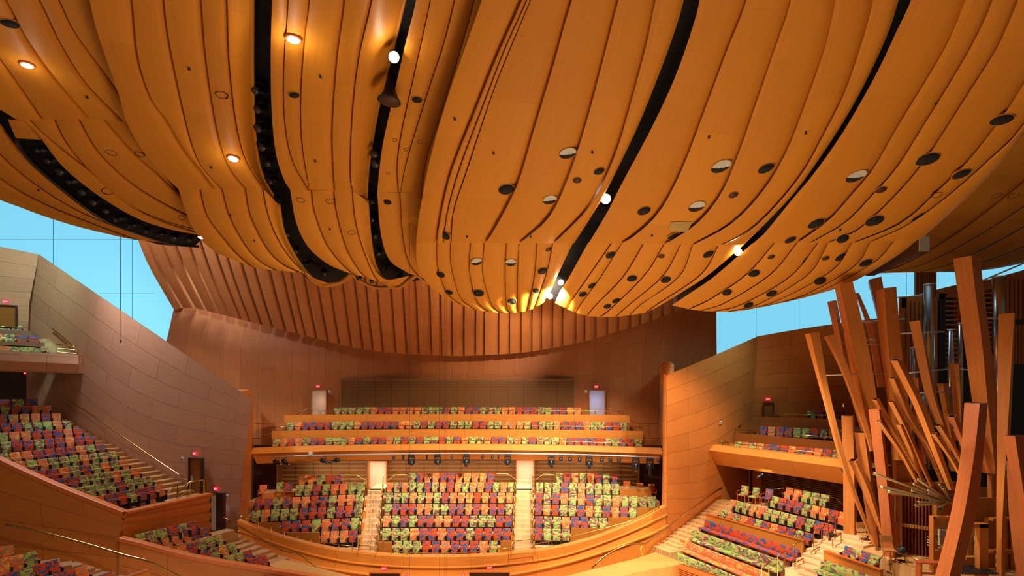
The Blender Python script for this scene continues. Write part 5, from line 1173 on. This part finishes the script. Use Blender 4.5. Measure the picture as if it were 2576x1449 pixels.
# ------------------------------------------------------------------ lights hung on the balcony front
def bar_y(x): return interp([(676,1150),(780,1146),(980,1142),(1150,1140.5),(1300,1141),(1420,1143),(1540,1146),(1668,1152)], x)
def YB(x): return tiers['a'][0].p(x).y-.38
BL = [P(x, y, YB(x)) for x, y in ((676,1150),(780,1146),(980,1142),(1150,1140.5),(1300,1141),(1420,1143),(1540,1146),(1658,1151))]
o = BL[0].copy(); root = empty('lighting_bar', o, 'long silver lighting pipe hung under the rear balcony front', 'lighting bar')
m = MB(); m.tube([p-o for p in BL], .055, 10); m.build('bar', M['steel'], root)
for x in (780, 980, 1180, 1400, 1600):
    p = P(x, bar_y(x), YB(x))-o; m = MB(); m.tube([p, p+Vector((0, .34, .06))], .03, 6); m.build('bracket', M['steel'], root)
m = MB(); p = P(781,1140,YB(781)-.1)-o; m.box(p, (.22, .12, .16)); m.build('junction_box', M['white'], root)
def moving_head(x, tilt, h, label):
    p = P(x, bar_y(x), YB(x))-Vector((0, 0, .06)); root = empty('moving_head_light', p, label, 'stage light', 'lights under the rear balcony')
    m = MB(); m.box((0, 0, -.10), (.40, .32, .20)); m.build('base', M['black'], root, .02)
    for s in (-1, 1):
        m = MB(); m.box((s*.20, 0, -.42), (.07, .2, .46)); m.build('yoke_arm', M['black'], root, .015)
    R = Matrix.Translation((0, 0, -.52)) @ Matrix.Rotation(math.pi+tilt, 4, 'X')
    m = MB(); m.lathe([(.06,-.22),(.15,-.16),(.16,.05),(.12,.14),(.11,h)], 16, R); hd = m.build('head', M['dark'], root)
    m = MB(); m.lathe([(.10,h-.01),(.10,h+.012)], 16, R); m.build('lens', M['tin'], hd)
for i, (x, t, h) in enumerate([(1035,-.5,.24),(1101,-.5,.24),(1173,-.35,.34),(1277,-.45,.26),(1387,-.35,.34),(1482,-.35,.36),(1600,-.35,.36),(1635,-.15,.58)]):
    moving_head(x, t, h, ['black moving head light, first one west of the centre on the balcony pipe','black moving head light between two small boxes, second on the pipe','black moving head light, third on the balcony pipe with a long snout','black moving head light beside the eastern doorway','big black moving head light just past the eastern doorway','big black moving head light between two trios of small lamps','big black moving head light near the east end of the pipe','long-snouted black moving head light, last big one at the east end'][i])
def par(x, label, size=1.0, tilt=-.3):
    p = P(x, bar_y(x), YB(x))-Vector((0, 0, .05)); root = empty('par_lamp', p, label, 'stage light', 'lights under the rear balcony')
    m = MB(); m.tube([(-.13*size,0,-.2),(-.13*size,0,-.03),(.13*size,0,-.03),(.13*size,0,-.2)], .018, 6); m.build('yoke', M['black'], root)
    R = Matrix.Translation((0, 0, -.26*size)) @ Matrix.Rotation(math.pi+tilt, 4, 'X')
    m = MB(); m.lathe([(.05*size,-.13*size),(.12*size,-.08*size),(.13*size,.04*size),(.10*size,.16*size)], 14, R); hd = m.build('housing', M['dark'], root)
    m = MB(); m.lathe([(.09*size,.155*size),(.09*size,.165*size)], 14, R); m.build('lens', M['tin'], hd)
for i, x in enumerate((1411,1434,1458,1514,1535,1557)):
    par(x, f'small round black lamp on the balcony pipe, {ORD[i%3]} of the {"western" if i < 3 else "eastern"} trio', 1.0)
for x, lb, sz in ((1214,'small twin-lens lamp on the balcony pipe, western of a pair',.8),(1239,'small twin-lens lamp on the balcony pipe, eastern of a pair',.8),(990,'small lamp on the balcony pipe beside the western doorway, tilted',.8),(1137,'small tilted lamp on the pipe near the middle',.8),(1657,'narrow black lamp at the very east end of the pipe',.7)): par(x, lb, sz, -.5)
def profile_spot(x, ang, label, y=None, Y=36.0, k=1.0):
    p = P(x, bar_y(x) if y is None else y, YB(x) if y is None else Y)-Vector((0, 0, .05)); root = empty('profile_spotlight', p, label, 'stage light', 'profile spotlights'); root.scale = (k,)*3 if y is None else (.6,)*3
    m = MB(); m.tube([(-.09,0,-.30),(-.09,0,-.04),(.09,0,-.04),(.09,0,-.30)], .018, 6); m.build('yoke', M['black'], root)
    R = Matrix.Translation((0, 0, -.34)) @ Matrix.Rotation(ang, 4, 'Y') @ Matrix.Rotation(.5, 4, 'X')
    m = MB(); m.lathe([(.08,-.34),(.14,-.30),(.15,-.02),(.09,.0),(.085,.28),(.11,.30),(.11,.36)], 14, R); hd = m.build('barrel', M['black'], root)
    m = MB(); m.lathe([(.095,.355),(.095,.366)], 14, R); m.build('lens', M['tin'], hd)
for x, a_, lb in ((698,1.9,'black spotlight at the west end of the pipe, outer one'),(719,2.0,'black spotlight at the west end of the pipe, inner one'),(816,1.9,'black spotlight with a pale lens, west of the doorway'),(842,-1.8,'bluish black spotlight pointing up eastwards, west of the doorway')): profile_spot(x, a_, lb)
profile_spot(1911, .8, 'black spotlight hung under the east balcony', 1187, 31.4)
for x, lb in ((1015,'slim black box on the pipe, first from the western doorway'),(1074,'slim black box on the pipe between two moving heads'),(1254,'slim black box on the pipe beside the moving head by the eastern doorway')):
    m = MB(); m.box((0,0,-.22), (.12,.14,.32), None, 0); m.box((0,0,-.05), (.05,.05,.1), None, 0)
    ob = m.build('dimmer_box', M['black'], None, .01); ob.location = P(x, bar_y(x), YB(x)); tag(ob, lb, 'control box', 'slim boxes on the pipe')
# ------------------------------------------------------------------ signs
def sign(x, y, Y, label, w=.27, txt='EXIT', rz=0):
    p = P(x, y, Y); root = empty('exit_sign', p, label, 'sign', 'exit signs', rz)
    m = MB(); m.box((0, 0, 0), (w, .05, w*.72)); pn = m.build('panel', M['red'], root)
    cu = bpy.data.curves.new('lettering', 'FONT'); cu.body = txt; cu.size = w*.42; cu.align_x = 'CENTER'; cu.align_y = 'CENTER'; cu.extrude = .004
    t = bpy.data.objects.new('lettering', cu); COL.objects.link(t)
    dg = bpy.context.evaluated_depsgraph_get(); me = bpy.data.meshes.new_from_object(t.evaluated_get(dg)); bpy.data.objects.remove(t)
    q = bpy.data.objects.new('lettering', me); COL.objects.link(q); q.data.materials.append(M['redlt']); q.parent = pn
    q.rotation_euler = (math.pi/2, 0, 0); q.location = (0, -.032, 0)
for x, y, Y, lb, rz in ((14,759,W0(14)-.3,'red EXIT sign above the door of the upper side balcony',.5),(65,938,37,'red EXIT sign in the dark under the upper side balcony',0),(490,1141,W1(490)-.2,'red EXIT sign above the timber door of the raked terrace',-.42),(543,1230,W1(543)-.2,'red EXIT sign above the open white doorway',-.42),
        (800,972,41.5,'red EXIT sign above the western balcony doorway',0),(1500,973,41.5,'red EXIT sign above the eastern balcony doorway',0),(1932,1004,R2(1932)-.2,'red EXIT sign on the wall of the east balcony',-.35),(966,1431,29.8,'red EXIT sign on the curved front above the western bottom door',0),(1231,1428,29.9,'red EXIT sign on the curved front above the eastern bottom door',0)):
    sign(x, y, Y, lb, .27, 'EXIT', rz)
for x, y, Y, lb, rz in ((459,1154,W1(459)-.2,'small white wall plate beside the timber door of the raked terrace',-.42),(572,1248,W1(572)-.2,'small white wall plate beside the open white doorway',-.42),(829,985,41.5,'small white wall plate beside the western balcony doorway',0),(1474,985,41.5,'small white wall plate beside the eastern balcony doorway',0),(1813,1062,R1(1813)-.2,'small white box on the eastern flank wall',.6)):
    m = MB(); m.box((0,0,0), (.17,.04,.19), None, 0); m.box((0,-.022,-.03), (.10,.01,.08), None, 1)
    ob = m.build('wall_plate', [M['white'], M['dark']]); ob.location = P(x, y, Y); ob.rotation_euler = (0,0,rz); tag(ob, lb, 'wall plate', 'white wall plates')
for x, y, lb in ((1021,1446,'small red alarm box on the curved front, west one'),(1166,1446,'small red alarm box on the curved front, east one')):
    m = MB(); m.box((0,0,0), (.12,.06,.2), None, 0); m.box((0,-.035,.0), (.05,.01,.13), None, 1)
    ob = m.build('alarm_box', [M['red'], M['white']]); ob.location = P(x, y, 29.8); tag(ob, lb, 'alarm', 'red alarm boxes')
# ------------------------------------------------------------------ hanging cables and microphones
def hang(x, y0, y1, Y, label, mic=True, r=.012):
    a_, b_ = P(x, y0, Y), P(x, y1, Y); root = empty('hanging_microphone' if mic else 'hanging_wire', b_, label, 'microphone' if mic else 'wire')
    m = MB(); m.tube([Vector((0,0,0)), a_-b_], r, 5); m.build('cord', M['dark'], root)
    m = MB(); m.tube([Vector((0,0,-.16)), Vector((0,0,.0))], .035 if mic else .02, 8); m.build('capsule', M['dark'] if x < 1000 else M['steel'], root)
hang(304, 585, 855, 30, 'long hanging microphone in front of the blue wall, over the flank wall'); hang(2122, 700, 1015, 26, 'hanging microphone in front of the broad leaning organ pipe')
hang(1030, 458, 1452, 24, 'long thin wire hanging in front of the centre seats, darkest', False, .010); hang(1105, 700, 1452, 27, 'thin wire hanging over the western centre seats', False, .006); hang(1119, 740, 1452, 27, 'pair of thin wires hanging over the centre seats, first', False, .006); hang(1124, 740, 1452, 27, 'pair of thin wires hanging over the centre seats, second', False, .006)
# ------------------------------------------------------------------ ceiling lights
def downlight(x, y, w, label, mat='lamp'):
    p, n = surf(x, y); r = w*p.y/F; q = Vector((0, 0, 1)).rotation_difference(n)
    root = empty('ceiling_light', p+n*.02, label, 'ceiling light', 'ceiling lights'); root.rotation_mode = 'QUATERNION'; root.rotation_quaternion = q
    m = MB(); m.lathe([(r*1.25,-.1),(r*1.25,.02),(r*1.02,.03),(r*1.0,.0)], 20); hd = m.build('trim_ring', M['cap'], root)
    m = MB(); m.lathe([(r,-.05),(r*.95,.015)], 20); m.build('lens', M[mat], hd)
    return root.location, n
LIT = [(738,97,16,'bright round ceiling light beside the wide dark slot','lamp'),(68,162,13,'oval glowing ceiling light in the upper corner group','lamps'),(587,398,12,'round glowing ceiling light near the pale hatch','lamps'),(505,596,6,'small glowing ceiling light at the tip of the long dark slot','lamps')]
LP = [downlight(*a_) for a_ in LIT]
def slot_lamp(x, y, Y, w, label, mat='lamp', rz=0):
    p = P(x, y, Y); root = empty('slot_lamp', p, label, 'lamp', 'lamps in the ceiling slots'); r = w*Y/F
    d = (Vector((0, 0, EYE-4))-p).normalized(); root.rotation_mode = 'QUATERNION'; root.rotation_quaternion = Vector((0, 0, 1)).rotation_difference(d)
    m = MB(); m.lathe([(r*.5,-.5),(r*.9,-.4),(r*1.1,.0),(r*1.15,.03)], 16); hd = m.build('housing', M['black'], root)
    m = MB(); m.lathe([(r,.02),(r*.98,.05)], 16); m.build('lens', M[mat], hd)
slot_lamp(991, 143, 14.8, 13, 'very bright lamp in the narrow slot above the cone lamp'); slot_lamp(1524, 500, 21.6, 12, 'very bright lamp halfway along the slot in the great bulge')
slot_lamp(1411, 710, 26.6, 7, 'bright lamp near the lower end of the bulge slot', 'lamp'); slot_lamp(1383, 745, 27.4, 7, 'bright lamp at the lowest tip of the bulge slot', 'lamp'); slot_lamp(1857, 634, 24.6, 9, 'bright lamp in the easternmost slot near the seam', 'lamp')
def rig_light(x, y, Y, sc, ang, label, name='slot_spotlight'):
    p = P(x, y, Y); root = empty(name, p, label, 'spotlight', 'dark spotlights in the ceiling slots'); root.scale = (sc,)*3
    R = Matrix.Rotation(ang, 4, 'Y') @ Matrix.Rotation(2.2, 4, 'X')
    m = MB(); m.lathe([(.08,-.34),(.14,-.30),(.15,.0),(.12,.04),(.14,.22),(.17,.26)], 14, R); hd = m.build('barrel', M['dark'], root)
    m = MB(); m.lathe([(.15,.255),(.15,.27)], 14, R); m.build('lens', M['glass'], hd)
    m = MB(); m.tube([(-.2,0,0),(-.2,0,.4),(.2,0,.4),(.2,0,0)], .02, 6); m.build('yoke', M['dark'], root)
def along(pts, n, k): return cr([Vector(q) for q in pts], n)[k]
cnt = 0
def rig(pts, n, dm, sc, where):
    for k in range(n):
        q = along(pts, n, k); Yq = D(q.x, q.y)*dm
        rig_light(q.x, q.y, Yq, sc*(.85+.3*random.random()), random.uniform(-.8, .8), f'dark spotlight inside {where}, {ORD[k]} from its upper end')
rig([(105,375),(180,450),(270,530),(370,580),(478,600)], 13, 1.12, .9, 'the long curved slot above the blue wall')
rig([(655,225),(662,345),(678,420),(700,520),(722,590),(765,655),(815,685)], 12, 1.10, .9, 'the wide dark slot')
rig([(935,505),(945,600),(968,668),(1005,695)], 6, 1.11, .8, 'the narrow dark slot')
rig([(947,385),(948,408)], 2, 1.08, 1.0, 'the narrow slot beside the seam, pair')
rig([(905,698),(935,706)], 2, 1.10, .7, 'the scalloped gap between the slots')
# cone lamp
p = P(980, 245, 16.5); root = empty('cone_lamp', p, 'black cone-shaped lamp hanging out of the narrow ceiling slot', 'lamp')
m = MB(); m.lathe([(.04,.75),(.12,.62),(.15,.25),(.30,-.05),(.36,-.10),(.36,-.13)], 20, Matrix.Rotation(.12, 4, 'Y')); m.build('shade', M['black'], root)
m = MB(); m.lathe([(.33,-.12),(.33,-.135)], 20, Matrix.Rotation(.12, 4, 'Y')); m.build('lens', M['recess'], root)
# rail with bolts on the lower lip of the long slot
m = MB(); L = [P(q.x, q.y, D(q.x, q.y)*1.09) for q in cr([Vector(q) for q in ((40,350),(62,390),(126,452),(250,547),(360,592),(440,615),(500,620))], 24)]
m.tube(L, .06, 6); o = recenter(m.build('rigging_pipe', M['black']), L[0]); tag(o, 'black rigging pipe along the lower lip of the long curved slot', 'pipe')
# silver-ended beam under the bulge's eastern rim
a_, b_ = P(2324, 613, 23.6), P(2188, 688, 27.6); root = empty('rigging_beam', a_, 'long dark rigging beam with a silver end under the rim of the bulge', 'beam')
d = (b_-a_); u = d.normalized(); sd = u.cross(Vector((0,0,1))).normalized()*.2; up = Vector((0,0,.32))
m = MB(); m.hexa([-sd-up, sd-up, sd+up, -sd+up], [d-sd-up*.4, d+sd-up*.4, d+sd+up*.4, d-sd+up*.4]); m.build('body', M['recess'], root)
m = MB(); v = u*-.04; m.hexa([v-sd*1.05-up*1.05, v+sd*1.05-up*1.05, v+sd*1.05+up*1.05, v-sd*1.05+up*1.05], [-sd*1.05-up*1.05, sd*1.05-up*1.05, sd*1.05+up*1.05, -sd*1.05+up*1.05]); m.build('end_plate', M['steel'], root)
# ------------------------------------------------------------------ light and camera
def area(name, loc, target, size, power, col, size_y=None, spread=None):
    l = bpy.data.lights.new(name, 'AREA'); l.energy = power; l.color = col; l.size = size
    if size_y: l.shape = 'RECTANGLE'; l.size_y = size_y
    if spread: l.spread = spread
    o = bpy.data.objects.new(name, l); COL.objects.link(o); o.location = loc
    o.rotation_euler = (Vector(target)-Vector(loc)).to_track_quat('-Z', 'Y').to_euler(); return o
def spot(name, loc, target, power, ang, col, r=.4, blend=.6):
    l = bpy.data.lights.new(name, 'SPOT'); l.energy = power; l.color = col; l.spot_size = math.radians(ang); l.spot_blend = blend; l.shadow_soft_size = r
    o = bpy.data.objects.new(name, l); COL.objects.link(o); o.location = loc
    o.rotation_euler = (Vector(target)-Vector(loc)).to_track_quat('-Z', 'Y').to_euler(); return o
WARM = (1, .87, .69); AMB = (1, .80, .56); BLUE = (.42, .78, 1)
# stage wash from the slots onto the terraces
spot('wash_centre', P(1524, 500, 21.4)+Vector((0,-.8,-.6)), (.5, 31, .5), 19000, 68, WARM, .25)
spot('wash_east', P(1857, 634, 24.4)+Vector((0,-.8,-.8)), (11, 30, 4.5), 7800, 80, WARM, .25)
spot('wash_tip', P(1383, 745, 27.2)+Vector((0,-.6,-.6)), (2, 31, 2), 4200, 120, WARM, .2)
spot('wash_west', P(991, 143, 14.6)+Vector((0,.2,-.8)), (-15, 30, 6), 3400, 70, WARM, .25)
spot('wash_organ', P(1530, 470, 20.4), (18, 23, 5), 9500, 60, WARM, .15)
spot('fill_console', P(1857, 634, 24.2)+Vector((.2,-.8,-.8)), (17, 22.5, 5.5), 4500, 42, WARM, .2)  # fill spot added to brighten the console
# unseen area lamps added in place of stage light bounced to the ceiling
area('bounce_stage', (6, 20, 1.0), (6, 22, 20), 12, 1750, AMB, 9)
area('bounce_west', (-14, 15, 1.5), (-10, 20, 20), 12, 480, AMB, 10)
# unseen fill lights added under the balconies to brighten their back walls
area('fill_soffit_rear', (-4, 38.6, 6.5), (-4, 39.3, 0), 22, 700, WARM, .5)
area('fill_soffit_east', P(1990, 1190, 31)+Vector((0,0,.2)), P(1990, 1300, 31), 5, 110, WARM, .5)
spot('fill_rear', P(1411, 705, 26.4)+Vector((0, .2, -.5)), (-4, 42, 12.5), 9500, 110, (1,.78,.55), .2)  # fill spot added at the slot to brighten the rear wall
# daylight falling through the roof lights between the sails and the flank walls
spot('daylight_west', P(200, 470, 32), P(430, 960, 32), 17000, 95, (.62,.78,1), 1.2, 1)
spot('daylight_corner', P(10, 440, 29), P(40, 720, 35), 5200, 90, (.5,.9,.95), 1.0, 1)
spot('daylight_rear', P(520, 590, 37), P(540, 860, 41), 2600, 80, (.6,.72,1), 1.0, 1)
spot('fill_valance', P(330, 535, 27.5), P(520, 720, 38), 2400, 100, (.66,.74,1), .6, 1)  # unseen spot added to light the valance from the front
spot('daylight_east', P(2000, 640, 31), P(1800, 960, 34), 2600, 100, BLUE, 1.0, 1)
spot('daylight_organ', P(2300, 560, 27.5), P(2250, 800, 27), 900, 100, BLUE, 1.0, 1)
# starry lamps spilling on the neighbouring strips
for i, (p, n) in enumerate(LP[:3]):
    l = bpy.data.lights.new('downlight', 'POINT'); l.energy = 30 if i == 0 else 14; l.color = (1,.82,.6); l.shadow_soft_size = .05
    o = bpy.data.objects.new('downlight', l); COL.objects.link(o); o.location = p+n*.5
for (x, y, Y, e) in ((991,143,14.6,70),(1524,500,21.6,420),(1411,710,26.4,160),(1383,745,27.1,160),(1857,634,24.4,220)):
    l = bpy.data.lights.new('slot_glow', 'POINT'); l.energy = e*.22; l.color = (1,.82,.6); l.shadow_soft_size = .05
    o = bpy.data.objects.new('slot_glow', l); COL.objects.link(o); o.location = P(x, y, Y)
# vestibule light in the doorways
for x, y, Y, c, e in ((950,1195,39.3,WARM,3.5),(1321,1195,39.3,WARM,3.5),(802,1010,41,(1,.8,.66),9),(1502,1010,41,(.75,.75,1),12),(545,1285,30.9,(.9,.92,1),14)):
    l = bpy.data.lights.new('vestibule', 'POINT'); l.energy = e; l.color = c; l.shadow_soft_size = .05
    o = bpy.data.objects.new('vestibule', l); COL.objects.link(o); o.location = P(x, y, Y)
w = bpy.data.worlds.new('world'); scn.world = w; w.use_nodes = True
w.node_tree.nodes['Background'].inputs['Color'].default_value = (1, .72, .48, 1); w.node_tree.nodes['Background'].inputs['Strength'].default_value = .09
cam = bpy.data.cameras.new('camera'); co = bpy.data.objects.new('camera', cam); COL.objects.link(co)
co.location = (0, 0, EYE); co.rotation_euler = (math.pi/2, 0, 0)
cam.sensor_fit = 'HORIZONTAL'; cam.sensor_width = 36; cam.lens = 36*F/2576; cam.shift_x = 0; cam.shift_y = (HZ-724.5)/2576
cam.clip_start = .1; cam.clip_end = 400
scn.camera = co
scn.view_settings.view_transform = 'Standard'; scn.view_settings.look = 'None'; scn.view_settings.exposure = 0
scn.cycles.use_adaptive_sampling = True; scn.cycles.adaptive_threshold = .05; scn.cycles.max_bounces = 5; scn.cycles.diffuse_bounces = 3; scn.cycles.glossy_bounces = 3; scn.cycles.sample_clamp_indirect = 6; scn.cycles.use_denoising = True
